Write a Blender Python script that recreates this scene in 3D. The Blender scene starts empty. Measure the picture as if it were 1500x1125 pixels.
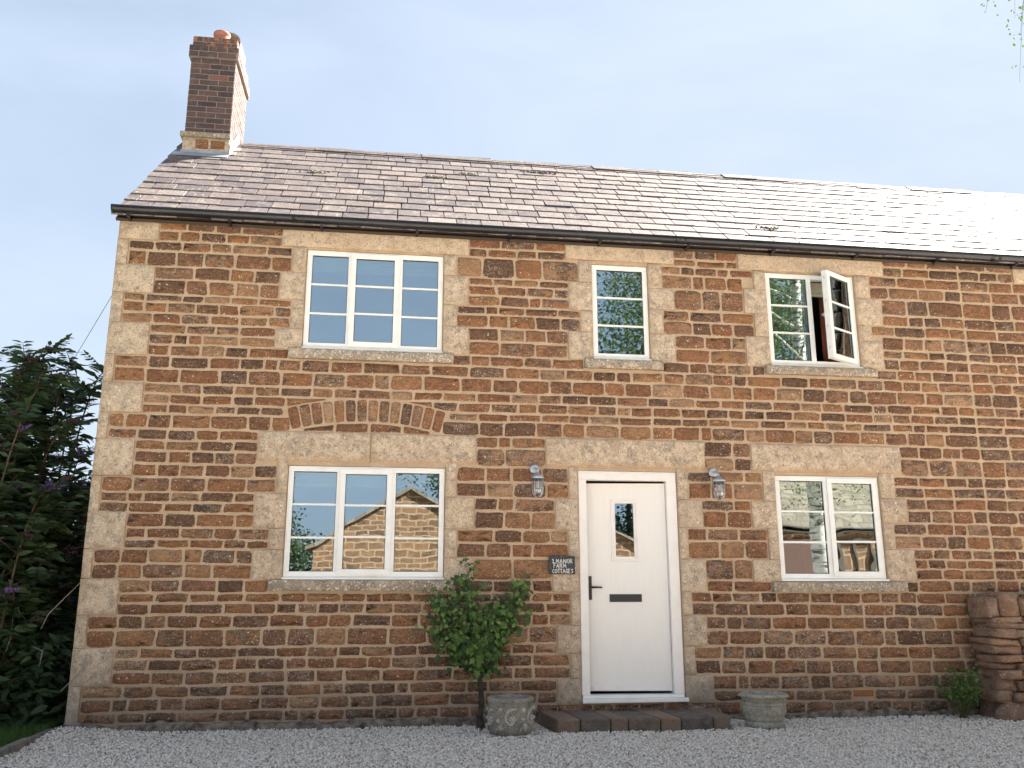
import bpy, math, random
import numpy as np
from mathutils import Vector, Matrix, noise as mnoise
random.seed(7); rng = np.random.default_rng(7)
S = bpy.context.scene; C = S.collection
PI = math.pi
# ------------------------------------------------------------------ camera
CAM = Vector((-1.0753, -8.325, 1.0720)); YAW, PIT, ROL = math.radians(8.0087), math.radians(13.405), math.radians(-0.032)
fw = Vector((math.sin(YAW)*math.cos(PIT), math.cos(YAW)*math.cos(PIT), math.sin(PIT)))
rt = Vector((math.cos(YAW), -math.sin(YAW), 0)); up = rt.cross(fw)
r2 = rt*math.cos(ROL)+up*math.sin(ROL); u2 = -rt*math.sin(ROL)+up*math.cos(ROL)
cd = bpy.data.cameras.new('camera'); cam = bpy.data.objects.new('camera', cd); C.objects.link(cam); S.camera = cam
cam.matrix_world = Matrix(((r2.x, u2.x, -fw.x, CAM.x), (r2.y, u2.y, -fw.y, CAM.y), (r2.z, u2.z, -fw.z, CAM.z), (0, 0, 0, 1)))
cd.sensor_width = 36; cd.lens = 1292.25/1500*36; cd.clip_start = .05; cd.clip_end = 5000
# ------------------------------------------------------------------ light
SUN_AZ, SUN_EL = math.radians(57), math.radians(41)      # azimuth from +Y towards +X
W = bpy.data.worlds.new('World'); S.world = W; W.use_nodes = True
wn = W.node_tree.nodes; wl = W.node_tree.links; bg = wn['Background']
sky = wn.new('ShaderNodeTexSky'); sky.sky_type = 'NISHITA'; sky.sun_disc = False
sky.sun_elevation = SUN_EL; sky.sun_rotation = SUN_AZ; sky.air_density = 1.0; sky.dust_density = 1.2; sky.ozone_density = 1.0; sky.altitude = 100
# soft limit on bright sky, shaped to lift the facade against it: c / (1 + c / m)
def wmath(op, a, b_):
    n = wn.new('ShaderNodeVectorMath'); n.operation = op
    for i, v in enumerate((a, b_)):
        if isinstance(v, tuple): n.inputs[i].default_value = v
        else: wl.new(v, n.inputs[i])
    return n.outputs[0]
den = wmath('ADD', wmath('MULTIPLY', sky.outputs[0], (1/.95, 1/1.2, 1/1.62)), (1, 1, 1))
wtc = wn.new('ShaderNodeTexCoord'); wmp = wn.new('ShaderNodeMapping'); wmp.inputs['Scale'].default_value = (1.1, 1.6, 3.2); wmp.inputs['Rotation'].default_value = (.2, .5, .4); wl.new(wtc.outputs['Generated'], wmp.inputs[0])
wno = wn.new('ShaderNodeTexNoise'); wno.inputs['Scale'].default_value = 1.6; wno.inputs['Detail'].default_value = 5; wno.inputs['Roughness'].default_value = .55; wno.inputs['Distortion'].default_value = .5; wl.new(wmp.outputs[0], wno.inputs['Vector'])
wrp = wn.new('ShaderNodeValToRGB'); wrp.color_ramp.elements[0].position = .34; wrp.color_ramp.elements[0].color = (.185, .20, .205, 1); wrp.color_ramp.elements[1].position = .68; wrp.color_ramp.elements[1].color = (.345, .365, .365, 1); wl.new(wno.outputs['Fac'], wrp.inputs[0])  # pale cloud veil added over the whole sky, also for fill light
wl.new(wmath('ADD', wmath('DIVIDE', wmath('MULTIPLY', sky.outputs[0], (.80, .775, .755)), den), wrp.outputs[0]), bg.inputs[0]); bg.inputs[1].default_value = .12
sd = bpy.data.lights.new('sun', 'SUN'); sun = bpy.data.objects.new('sun', sd); C.objects.link(sun)
sd.energy = 5.0; sd.angle = math.radians(.55); sd.color = (1, .93, .83)
sv = Vector((math.sin(SUN_AZ)*math.cos(SUN_EL), math.cos(SUN_AZ)*math.cos(SUN_EL), math.sin(SUN_EL)))
sun.rotation_euler = sv.to_track_quat('Z', 'Y').to_euler(); sun.location = sv*40
S.view_settings.view_transform = 'Standard'; S.view_settings.look = 'None'; S.view_settings.exposure = 2.80
S.view_settings.gamma = 1; S.render.film_transparent = False
S.cycles.max_bounces = 8; S.cycles.transparent_max_bounces = 12

# ------------------------------------------------------------------ material helpers
def mat(name):
    m = bpy.data.materials.new(name); m.use_nodes = True
    nt = m.node_tree; b = nt.nodes['Principled BSDF']
    return m, nt, b
def N(nt, t, **k):
    n = nt.nodes.new(t)
    for a, v in k.items():
        if a.startswith('i_'): n.inputs[a[2:]].default_value = v
        elif a.startswith('n_'): n.inputs[int(a[2:])].default_value = v
        else: setattr(n, a, v)
    return n
def L(nt, a, b): nt.links.new(a, b)
def c4(c): return (c[0], c[1], c[2], 1)
def noise(nt, scale, detail=4, rough=.6, vec=None, dist=0):
    n = N(nt, 'ShaderNodeTexNoise'); n.inputs['Scale'].default_value = scale; n.inputs['Detail'].default_value = detail
    n.inputs['Roughness'].default_value = rough; n.inputs['Distortion'].default_value = dist
    if vec is None: vec = objco(nt)
    L(nt, vec, n.inputs['Vector']); return n.outputs['Fac']
def objco(nt):
    for n in nt.nodes:
        if n.type == 'TEX_COORD': return n.outputs['Object']
    return N(nt, 'ShaderNodeTexCoord').outputs['Object']
def ramp(nt, f, stops, interp='LINEAR'):
    r = N(nt, 'ShaderNodeValToRGB'); cr = r.color_ramp; cr.interpolation = interp
    while len(cr.elements) < len(stops): cr.elements.new(.5)
    for e, (p, c) in zip(cr.elements, stops):
        e.position = p; e.color = c4(c) if not isinstance(c, (int, float)) else (c, c, c, 1)
    L(nt, f, r.inputs[0]); return r.outputs[0]
def mix(nt, f, a, b, mode='MIX'):
    m = N(nt, 'ShaderNodeMix', data_type='RGBA', blend_type=mode)
    for s, v in ((m.inputs[0], f), (m.inputs[6], a), (m.inputs[7], b)):
        if isinstance(v, (int, float)): s.default_value = v
        elif isinstance(v, tuple): s.default_value = c4(v)
        else: L(nt, v, s)
    return m.outputs[2]
def mth(nt, op, a, b=None, c=None, clamp=False):
    m = N(nt, 'ShaderNodeMath', operation=op, use_clamp=clamp)
    for i, v in enumerate((a, b, c)):
        if v is None: continue
        if isinstance(v, (int, float)): m.inputs[i].default_value = v
        else: L(nt, v, m.inputs[i])
    return m.outputs[0]
def bump(nt, b, h, strength=.5, dist=.005):
    n = N(nt, 'ShaderNodeBump'); n.inputs['Strength'].default_value = strength; n.inputs['Distance'].default_value = dist
    L(nt, h, n.inputs['Height']); L(nt, n.outputs[0], b.inputs['Normal'])
def attr(nt, name):
    a = N(nt, 'ShaderNodeAttribute', attribute_name=name); s = N(nt, 'ShaderNodeSeparateColor')
    L(nt, a.outputs['Color'], s.inputs[0]); return s.outputs[0], s.outputs[1], s.outputs[2], a.outputs['Alpha']
def voro(nt, scale, feature='F1', vec=None, rand=1):
    v = N(nt, 'ShaderNodeTexVoronoi', feature=feature); v.inputs['Scale'].default_value = scale; v.inputs['Randomness'].default_value = rand
    L(nt, vec or objco(nt), v.inputs['Vector']); return v
def specks(nt, scale, size, dens):
    "round specks: voronoi cells whose colour passes a density test"
    v = voro(nt, scale); s = N(nt, 'ShaderNodeSeparateColor'); L(nt, v.outputs['Color'], s.inputs[0])
    near = mth(nt, 'LESS_THAN', v.outputs['Distance'], mth(nt, 'MULTIPLY', s.outputs[1], size))
    return mth(nt, 'MULTIPLY', near, mth(nt, 'LESS_THAN', s.outputs[0], dens))
def simple(name, col, rough=.6, metal=0, spec=.5, nscale=None, namt=.3, bscale=None, bstr=.3, bdist=.003):
    m, nt, b = mat(name); b.inputs['Roughness'].default_value = rough; b.inputs['Metallic'].default_value = metal
    b.inputs['Specular IOR Level'].default_value = spec
    if nscale:
        n = noise(nt, nscale)
        L(nt, mix(nt, ramp(nt, n, [(.3, 0.), (.7, 1.)]), tuple(x*(1-namt) for x in col), tuple(min(1, x*(1+namt)) for x in col)), b.inputs['Base Color'])
    else: b.inputs['Base Color'].default_value = c4(col)
    if bscale: bump(nt, b, noise(nt, bscale), bstr, bdist)
    return m

MORT = (.43, .31, .185)
def mortar_col(nt):
    c = mix(nt, ramp(nt, noise(nt, 6, 4), [(.35, 0.), (.65, 1.)]), (.48, .350, .235), (.60, .455, .32))
    c = mix(nt, ramp(nt, noise(nt, 90, 3), [(.35, 0.), (.7, .55)]), c, (.25, .18, .12))
    # damp greying towards the foot of the wall
    sep = N(nt, 'ShaderNodeSeparateXYZ'); L(nt, objco(nt), sep.inputs[0])
    low = ramp(nt, mth(nt, 'ADD', sep.outputs[2], mth(nt, 'MULTIPLY', noise(nt, 1.6, 3), .9)), [(.25, .8), (.9, 0.)])
    return mix(nt, low, c, (.22, .175, .135)), low
def m_mortar():
    m, nt, b = mat('lime_mortar'); c, low = mortar_col(nt); L(nt, c, b.inputs['Base Color']); b.inputs['Roughness'].default_value = .95
    b.inputs['Specular IOR Level'].default_value = .15
    bump(nt, b, noise(nt, 70, 5), .5, .006); return m
def m_stone(name='ironstone', smear=True, tint=None):
    m, nt, b = mat(name); r, g, e, a = attr(nt, 'st')
    col = ramp(nt, r, [(0, (.085, .052, .037)), (.12, (.135, .072, .045)), (.32, (.225, .10, .052)), (.6, (.29, .130, .060)), (.8, (.33, .165, .080)), (.93, (.38, .22, .12)), (1, (.42, .27, .165))])
    mp = N(nt, 'ShaderNodeMapping'); L(nt, objco(nt), mp.inputs[0]); mp.inputs['Scale'].default_value = (1, 1, 1.9)
    ofs = N(nt, 'ShaderNodeVectorMath', operation='ADD'); L(nt, mp.outputs[0], ofs.inputs[0]); cmb = N(nt, 'ShaderNodeCombineXYZ'); L(nt, mth(nt, 'MULTIPLY', r, 37.), cmb.inputs[1]); L(nt, cmb.outputs[0], ofs.inputs[1]); sv_ = ofs.outputs[0]
    n1 = noise(nt, 7, 4, .6, vec=sv_, dist=.5); n2 = noise(nt, 30, 5, .75, vec=sv_); n3 = noise(nt, 110, 3, .7); n4 = noise(nt, 13, 5, .7, vec=sv_, dist=.8)
    col = mix(nt, ramp(nt, n2, [(.42, 0.), (.60, .55)]), col, mix(nt, .6, col, (.42, .22, .12)))
    # dark umber crust, patchy inside each stone
    dk = mth(nt, 'MULTIPLY', ramp(nt, mth(nt, 'ADD', mth(nt, 'MULTIPLY', n1, .7), mth(nt, 'MULTIPLY', n2, .3)), [(.45, 1.), (.56, 0.)]), mth(nt, 'ADD', .25, mth(nt, 'MULTIPLY', g, .7)), clamp=True)
    col = mix(nt, dk, col, mix(nt, ramp(nt, n3, [(.40, 0.), (.60, 1.)]), (.040, .026, .020), (.13, .082, .055)))
    # grey-pink weathering film
    gy = mth(nt, 'MULTIPLY', ramp(nt, mth(nt, 'ADD', mth(nt, 'MULTIPLY', n4, .7), mth(nt, 'MULTIPLY', n3, .3)), [(.47, 0.), (.58, .9)]), ramp(nt, g, [(.25, .08), (.7, .95)]))
    col = mix(nt, gy, col, mix(nt, ramp(nt, n3, [(.42, 0.), (.58, 1.)]), (.13, .095, .075), (.36, .265, .20)))
    col = mix(nt, ramp(nt, n3, [(.36, .7), (.47, 0.)]), col, (.035, .022, .016))
    col = mix(nt, ramp(nt, n2, [(.33, .8), (.43, 0.)]), col, (.05, .032, .024))
    # pale lichen dots
    clus = ramp(nt, n4, [(.46, .12), (.56, 1.)])
    col = mix(nt, mth(nt, 'MULTIPLY', specks(nt, 46, .36, .42), clus), col, (.66, .57, .47))
    col = mix(nt, mth(nt, 'MULTIPLY', specks(nt, 85, .42, .30), clus), col, (.55, .46, .37))
    if tint: col = mix(nt, .42, col, mix(nt, ramp(nt, noise(nt, 9, 4, .7), [(.42, 0.), (.58, 1.)]), tint, (.36, .29, .23)))
    if smear:
        mc, low = mortar_col(nt)
        col = mix(nt, mth(nt, 'MULTIPLY', low, .38), col, (.10, .08, .065))
        # ragged lime smear over the arrises
        ed = mth(nt, 'ADD', e, mth(nt, 'MULTIPLY', mth(nt, 'SUBTRACT', mth(nt, 'ADD', mth(nt, 'MULTIPLY', noise(nt, 38, 4, .7), .7), mth(nt, 'MULTIPLY', n3, .3)), .5), 3.4))
        sm = ramp(nt, ed, [(.20, 0.), (.34, 1.)])
        col = mix(nt, sm, mc, col)
    L(nt, col, b.inputs['Base Color']); b.inputs['Roughness'].default_value = .9; b.inputs['Specular IOR Level'].default_value = .2
    bump(nt, b, mth(nt, 'ADD', mth(nt, 'MULTIPLY', n2, .7), mth(nt, 'MULTIPLY', n3, .4)), .9, .012)
    return m
def m_limestone(name, base=(.63, .49, .355), dark=(.46, .35, .25), lichen=.5, smear=True):
    m, nt, b = mat(name); r, g, e, a = attr(nt, 'st')
    la, lb, lc, ld = noise(nt, 6, 5, .65, dist=.4), noise(nt, 22, 5, .75, dist=.5), noise(nt, 75, 4, .7), noise(nt, 13, 5, .7)
    c = mix(nt, ramp(nt, mth(nt, 'ADD', mth(nt, 'MULTIPLY', la, .6), mth(nt, 'MULTIPLY', lb, .4)), [(.43, 0.), (.57, 1.)]), dark, base)
    c = mix(nt, mth(nt, 'MULTIPLY', r, .35), c, (.55, .46, .35))
    c = mix(nt, ramp(nt, lb, [(.52, 0.), (.62, .35+.4*lichen)]), c, (.70, .58, .45))
    c = mix(nt, mth(nt, 'MULTIPLY', ramp(nt, ld, [(.50, 0.), (.60, 1.)]), .25+lichen*.9, clamp=True), c, mix(nt, ramp(nt, lc, [(.42, 0.), (.58, 1.)]), (.20, .165, .135), (.42, .35, .28)))
    c = mix(nt, ramp(nt, lc, [(.36, .8), (.46, 0.)]), c, (.16, .125, .10))
    c = mix(nt, mth(nt, 'MULTIPLY', specks(nt, 24, .36, .55*lichen), ramp(nt, noise(nt, 2.1, 2), [(.46, 0.), (.54, .85)])), c, (.72, .66, .58))
    clus = ramp(nt, noise(nt, 3.2, 3), [(.40, 0.), (.55, 1.)])
    c = mix(nt, mth(nt, 'MULTIPLY', mth(nt, 'MULTIPLY', specks(nt, 42, .42, .5), clus), lichen*1.6, clamp=True), c, (.62, .58, .50))
    c = mix(nt, mth(nt, 'MULTIPLY', specks(nt, 90, .4, .25), lichen*1.5, clamp=True), c, (.10, .085, .07))
    sep = N(nt, 'ShaderNodeSeparateXYZ'); L(nt, objco(nt), sep.inputs[0])
    low = ramp(nt, mth(nt, 'ADD', sep.outputs[2], mth(nt, 'MULTIPLY', noise(nt, 2.5, 3), .8)), [(.4, .65), (1.0, 0.)])
    c = mix(nt, low, c, (.19, .17, .15))
    c = mix(nt, mth(nt, 'MULTIPLY', g, .8), c, (.50, .32, .185))
    if smear:
        ed = mth(nt, 'ADD', e, mth(nt, 'MULTIPLY', mth(nt, 'SUBTRACT', noise(nt, 24, 4, .7), .5), 2.6))
        c = mix(nt, ramp(nt, ed, [(.12, .75), (.42, 0.)]), c, mortar_col(nt)[0])
    L(nt, c, b.inputs['Base Color']); b.inputs['Roughness'].default_value = .93; b.inputs['Specular IOR Level'].default_value = .15
    bump(nt, b, mth(nt, 'ADD', noise(nt, 60, 5, .7), mth(nt, 'MULTIPLY', noise(nt, 14, 3), .8)), .7, .008)
    return m
def m_slate():
    m, nt, b = mat('roof_slate'); r, g, e, a = attr(nt, 'st')
    c = ramp(nt, r, [(0, (.11, .093, .098)), (.3, (.140, .117, .120)), (.7, (.165, .138, .136)), (.92, (.195, .155, .145)), (1, (.25, .215, .20))])
    c = mix(nt, ramp(nt, noise(nt, 7, 5, .7, dist=.5), [(.5, 0.), (.68, .65)]), c, (.33, .285, .24))
    c = mix(nt, ramp(nt, noise(nt, 55, 4, .7), [(.36, .7), (.52, 0.)]), c, (.055, .042, .042))
    c = mix(nt, mth(nt, 'MULTIPLY', specks(nt, 28, .45, .3), ramp(nt, noise(nt, 1.5, 2), [(.45, 0.), (.6, .8)])), c, (.42, .38, .32))
    L(nt, c, b.inputs['Base Color'])
    L(nt, ramp(nt, mth(nt, 'ADD', mth(nt, 'MULTIPLY', noise(nt, 12, 4), .7), mth(nt, 'MULTIPLY', g, .3)), [(.3, .54), (.75, .82)]), b.inputs['Roughness'])
    b.inputs['Specular IOR Level'].default_value = .20
    bump(nt, b, mth(nt, 'ADD', noise(nt, 30, 5, .7), mth(nt, 'MULTIPLY', noise(nt, 5, 3), 1.2)), .55, .006)
    return m
def m_glass(fac=.33, wob=.0012, sc=2.2):
    m = bpy.data.materials.new('window_glass'); m.use_nodes = True; nt = m.node_tree; nt.nodes.remove(nt.nodes['Principled BSDF'])
    out = nt.nodes['Material Output']
    tr = N(nt, 'ShaderNodeBsdfTransparent'); tr.inputs[0].default_value = (.80, .86, .84, 1)
    gl = N(nt, 'ShaderNodeBsdfGlossy'); gl.inputs['Roughness'].default_value = .0; gl.inputs[0].default_value = (.80, .93, 1, 1)
    fr = N(nt, 'ShaderNodeFresnel'); fr.inputs[0].default_value = 1.5
    f = mth(nt, 'ADD', mth(nt, 'MULTIPLY', fr.outputs[0], 1.0), fac, clamp=True)
    bp = N(nt, 'ShaderNodeBump'); bp.inputs['Strength'].default_value = 1; bp.inputs['Distance'].default_value = wob
    L(nt, noise(nt, sc, 1, .4), bp.inputs['Height']); L(nt, bp.outputs[0], gl.inputs['Normal'])
    mx = N(nt, 'ShaderNodeMixShader'); L(nt, f, mx.inputs[0]); L(nt, tr.outputs[0], mx.inputs[1]); L(nt, gl.outputs[0], mx.inputs[2])
    L(nt, mx.outputs[0], out.inputs[0]); return m
def m_leaf(name, c0, c1, c2, rough=.5):
    m, nt, b = mat(name); r, g, e, a = attr(nt, 'st')
    c = ramp(nt, r, [(0, c0), (.55, c1), (1, c2)]); L(nt, c, b.inputs['Base Color']); b.inputs['Roughness'].default_value = rough
    b.inputs['Specular IOR Level'].default_value = .35
    tl = N(nt, 'ShaderNodeBsdfTranslucent'); L(nt, mix(nt, .5, c, (.12, .22, .03)), tl.inputs[0])
    mx = N(nt, 'ShaderNodeMixShader'); mx.inputs[0].default_value = .28
    L(nt, b.outputs[0], mx.inputs[1]); L(nt, tl.outputs[0], mx.inputs[2]); L(nt, mx.outputs[0], nt.nodes['Material Output'].inputs[0])
    return m
def m_gravel(name='limestone_chippings'):
    m, nt, b = mat(name); r, g, e, a = attr(nt, 'st')
    c = ramp(nt, r, [(0, (.40, .33, .27)), (.08, (.66, .58, .49)), (.5, (.85, .77, .68)), (.85, (.90, .84, .76)), (.95, (.48, .36, .29)), (1, (.33, .22, .16))])
    c = mix(nt, ramp(nt, noise(nt, 120, 3), [(.35, .45), (.6, 0.)]), c, (.28, .25, .23))
    L(nt, c, b.inputs['Base Color']); b.inputs['Roughness'].default_value = .85; b.inputs['Specular IOR Level'].default_value = .25; return m
def m_gravelbase():
    m, nt, b = mat('gravel_bed')
    v = voro(nt, 58); s = N(nt, 'ShaderNodeSeparateColor'); L(nt, v.outputs['Color'], s.inputs[0])
    c = ramp(nt, s.outputs[0], [(0, (.45, .39, .34)), (.5, (.70, .63, .56)), (1, (.80, .745, .68))])
    c = mix(nt, ramp(nt, v.outputs['Distance'], [(.6, 0.), (.95, .6)]), c, (.20, .17, .14))
    c = mix(nt, ramp(nt, noise(nt, 2, 4), [(.4, 0.), (.7, .35)]), c, (.36, .30, .25))
    L(nt, c, b.inputs['Base Color']); b.inputs['Roughness'].default_value = .9
    bump(nt, b, mth(nt, 'SUBTRACT', 1., v.outputs['Distance']), 1, .012); return m
def m_ground():
    m, nt, b = mat('meadow'); c = mix(nt, noise(nt, .6, 6), (.045, .07, .02), (.10, .13, .045)); L(nt, c, b.inputs['Base Color'])
    b.inputs['Roughness'].default_value = .95; bump(nt, b, noise(nt, 30, 4), .6, .03); return m
def m_coursed(name='coursed_stone'):
    m, nt, b = mat(name)
    br = N(nt, 'ShaderNodeTexBrick'); mp = N(nt, 'ShaderNodeMapping'); L(nt, objco(nt), mp.inputs[0]); mp.inputs['Rotation'].default_value = (PI/2, 0, 0)
    L(nt, mp.outputs[0], br.inputs['Vector']); br.inputs['Scale'].default_value = 1; br.inputs['Brick Width'].default_value = .42; br.inputs['Row Height'].default_value = .17
    br.inputs['Mortar Size'].default_value = .022; br.inputs['Mortar Smooth'].default_value = .3; br.inputs['Bias'].default_value = -.2; av = N(nt, 'ShaderNodeVectorMath', operation='ADD'); nz_ = N(nt, 'ShaderNodeTexNoise'); nz_.inputs['Scale'].default_value = 3; L(nt, mp.outputs[0], nz_.inputs['Vector']); sc_ = N(nt, 'ShaderNodeVectorMath', operation='SCALE'); L(nt, nz_.outputs['Color'], sc_.inputs[0]); sc_.inputs['Scale'].default_value = .16; L(nt, mp.outputs[0], av.inputs[0]); L(nt, sc_.outputs[0], av.inputs[1]); L(nt, av.outputs[0], br.inputs['Vector']); br.inputs['Color1'].default_value = (.075, .032, .016, 1); br.inputs['Color2'].default_value = (.19, .09, .04, 1); br.inputs['Mortar'].default_value = (.27, .19, .115, 1)
    L(nt, mix(nt, ramp(nt, noise(nt, 6, 5), [(.3, .6), (.6, 0.)]), br.outputs[0], (.20, .12, .07)), b.inputs['Base Color'])
    b.inputs['Roughness'].default_value = .95; bump(nt, b, br.outputs[1], -.6, .02); return m
def m_birch():
    m, nt, b = mat('birch_bark'); mp = N(nt, 'ShaderNodeMapping'); L(nt, objco(nt), mp.inputs[0]); mp.inputs['Scale'].default_value = (2, 2, 9)
    c = mix(nt, ramp(nt, noise(nt, 1.6, 5, vec=mp.outputs[0]), [(.50, 0.), (.62, 1.)]), (.62, .58, .52), (.06, .05, .045))
    L(nt, c, b.inputs['Base Color']); b.inputs['Roughness'].default_value = .8; return m
def m_door():
    m, nt, b = mat('white_composite_door'); mp = N(nt, 'ShaderNodeMapping'); L(nt, objco(nt), mp.inputs[0]); mp.inputs['Scale'].default_value = (1, 1, .035); v = mp.outputs[0]
    g_ = noise(nt, 110, 3, .6, vec=v); L(nt, mix(nt, ramp(nt, g_, [(.38, .35), (.52, 0.)]), (.86, .83, .79), (.79, .76, .71)), b.inputs['Base Color']); b.inputs['Roughness'].default_value = .42; bump(nt, b, g_, .6, .002); return m
def m_upvc(name='white_upvc', col=(.84, .84, .82)):
    m, nt, b = mat(name); L(nt, mix(nt, ramp(nt, noise(nt, 7, 5), [(.48, 0.), (.75, .22)]), col, (.52, .48, .40)), b.inputs['Base Color'])
    b.inputs['Roughness'].default_value = .32; b.inputs['Specular IOR Level'].default_value = .5; return m

M = dict(mortar=m_mortar(), stone=m_stone(), stone_raw=m_stone('rubble_ironstone', smear=False), stone_dry=m_stone('drystone_rubble', smear=False, tint=(.20, .145, .12)), lime=m_limestone('limestone_dressing'),
    lime_new=m_limestone('smooth_limestone', (.62, .475, .34), (.54, .40, .275), .2), sill=m_limestone('sill_stone', (.42, .345, .26), (.25, .205, .155), .8, False),
    slate=m_slate(), glass=m_glass(), glassw=m_glass(.33, .0024, 2.6), upvc=m_upvc(), doorw=m_upvc('door_frame_upvc', (.86, .82, .79)), doorl=m_door(),
    black=simple('black_plastic', (.012, .013, .018), .32, nscale=3, namt=.4), blackm=simple('black_metal', (.015, .016, .018), .4),
    gask=simple('rubber_gasket', (.015, .015, .016), .6), lead=simple('lead_sheet', (.30, .33, .38), .45, nscale=6, namt=.25, bscale=8, bstr=.5, bdist=.01),
    leadw=simple('sunlit_lead', (.62, .62, .60), .6, nscale=8, namt=.15),  # paler lead, sunlight put into its colour; also used on planter soil
    galv=simple('galvanised_steel', (.55, .60, .66), .35, metal=.85, nscale=40, namt=.2), frost=None,
    terra=simple('terracotta', (.36, .135, .10), .8, nscale=12, namt=.25), airb=simple('air_brick_clay', (.45, .20, .09), .9, nscale=20),
    dark=simple('hole_shade', (.008, .007, .006), .9), plaster=simple('interior_plaster', (.33, .30, .26), .9), wood=simple('roof_timber', (.05, .035, .025), .8),
    fascia=simple('painted_fascia', (.035, .032, .032), .6),
    grav=m_gravel(), gravb=m_gravelbase(), ground=m_ground(), coursed=m_coursed(), bark=simple('brown_bark', (.055, .04, .03), .9, nscale=20, namt=.5, bscale=40, bstr=.8, bdist=.01),
    birch=m_birch(), twig=simple('twig_bark', (.10, .07, .045), .8, nscale=30), stem=simple('pale_stem', (.16, .15, .08), .8, nscale=20),
    l_bush=m_leaf('buddleia_leaf', (.03, .054, .028), (.05, .088, .038), (.11, .16, .07)), l_vine=m_leaf('vine_leaf', (.03, .07, .024), (.065, .14, .035), (.19, .28, .07)),
    l_birch=m_leaf('birch_leaf', (.04, .052, .018), (.065, .085, .027), (.13, .15, .05)), l_tree=m_leaf('tree_leaf', (.02, .032, .012), (.035, .052, .018), (.065, .088, .03)),
    grass=m_leaf('grass_blade', (.03, .065, .015), (.055, .12, .022), (.12, .18, .04)),
    flower=simple('purple_flower', (.12, .065, .20), .8), seed=simple('brown_seedhead', (.045, .025, .028), .9), dry=simple('dry_leaf', (.28, .25, .19), .8),
    cream=simple('cream_fabric', (.58, .54, .42), .9, nscale=14, namt=.12), olive=simple('olive_fabric', (.17, .16, .075), .9), redc=simple('red_brown_fabric', (.23, .065, .035), .9), brownc=simple('dark_brown_fabric', (.075, .035, .025), .9),
    pink=simple('pink_print', (.55, .16, .18), .9), stepst=None, bulb=simple('bulb_glass', (.75, .55, .40), .1), plate=simple('slate_sign', (.035, .038, .045), .7, nscale=22, namt=.8, bscale=40),
    paint=simple('white_hand_paint', (.78, .77, .72), .7, nscale=60, namt=.2), paintg=simple('grey_paint', (.17, .19, .21), .7), kerb=simple('edging_stone', (.16, .145, .125), .9, nscale=10, namt=.5, bscale=30, bstr=.7, bdist=.008),
    cable=simple('cable', (.12, .20, .18), .6), soil=simple('dark_soil', (.035, .026, .02), .95, nscale=20, bscale=30, bstr=1, bdist=.02))
def m_step():
    m, nt, b = mat('weathered_block'); r, g, e, a = attr(nt, 'st')
    c = ramp(nt, r, [(0, (.075, .066, .064)), (.4, (.13, .098, .076)), (1, (.23, .15, .10))])
    c = mix(nt, ramp(nt, noise(nt, 10, 5, .7), [(.4, 0.), (.66, .75)]), c, (.22, .17, .125))
    c = mix(nt, ramp(nt, noise(nt, 70, 3, .7), [(.35, .5), (.55, 0.)]), c, (.05, .04, .035))
    L(nt, c, b.inputs['Base Color']); b.inputs['Roughness'].default_value = .9; bump(nt, b, noise(nt, 50, 5, .7), .7, .008); return m
M['stepst'] = m_step()
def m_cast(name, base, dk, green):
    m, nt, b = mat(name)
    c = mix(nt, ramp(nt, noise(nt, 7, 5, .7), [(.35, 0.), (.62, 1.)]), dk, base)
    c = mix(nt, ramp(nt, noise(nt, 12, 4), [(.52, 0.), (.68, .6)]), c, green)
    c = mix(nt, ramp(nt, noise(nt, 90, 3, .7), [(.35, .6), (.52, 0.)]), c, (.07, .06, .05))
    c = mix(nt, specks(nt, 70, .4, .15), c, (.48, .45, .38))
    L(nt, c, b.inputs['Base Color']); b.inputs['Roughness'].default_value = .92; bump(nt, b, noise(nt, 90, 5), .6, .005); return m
M['cast1'] = m_cast('cast_stone', (.36, .325, .27), (.22, .195, .16), (.15, .14, .07)); M['cast3'] = m_cast('highlit_worn_relief', (.58, .53, .45), (.40, .36, .30), (.30, .28, .19)); M['cast2'] = m_cast('mossy_cast_stone', (.42, .40, .33), (.25, .235, .18), (.13, .15, .06))  # relief worn, and coloured paler than the bowl to paint its highlights
def m_brick():
    m, nt, b = mat('purple_brick'); r, g, e, a = attr(nt, 'st')
    c = ramp(nt, r, [(0, (.060, .042, .046)), (.4, (.105, .066, .066)), (.75, (.15, .082, .072)), (1, (.25, .10, .07))])
    c = mix(nt, ramp(nt, noise(nt, 14, 4), [(.5, 0.), (.7, .4)]), c, (.22, .17, .15)); c = mix(nt, ramp(nt, noise(nt, 80, 3, .7), [(.35, .5), (.55, 0.)]), c, (.04, .028, .028))
    sp_ = N(nt, 'ShaderNodeSeparateXYZ'); L(nt, objco(nt), sp_.inputs[0]); c = mix(nt, mth(nt, 'MULTIPLY', ramp(nt, noise(nt, 9, 3), [(.52, 0.), (.58, .85)]), ramp(nt, mth(nt, 'SUBTRACT', sp_.outputs[2], 7.0), [(.60, 0.), (.72, 1.)])), c, (.42, .16, .06))
    L(nt, c, b.inputs['Base Color']); b.inputs['Roughness'].default_value = .9; bump(nt, b, noise(nt, 60, 4), .6, .006); return m
M['foot'] = simple('damp_footing', (.17, .135, .105), .95, nscale=16, namt=.8, bscale=45, bstr=1, bdist=.012); M['brick'] = m_brick(); M['bmort'] = simple('brick_mortar', (.26, .225, .20), .95, nscale=15)

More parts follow.
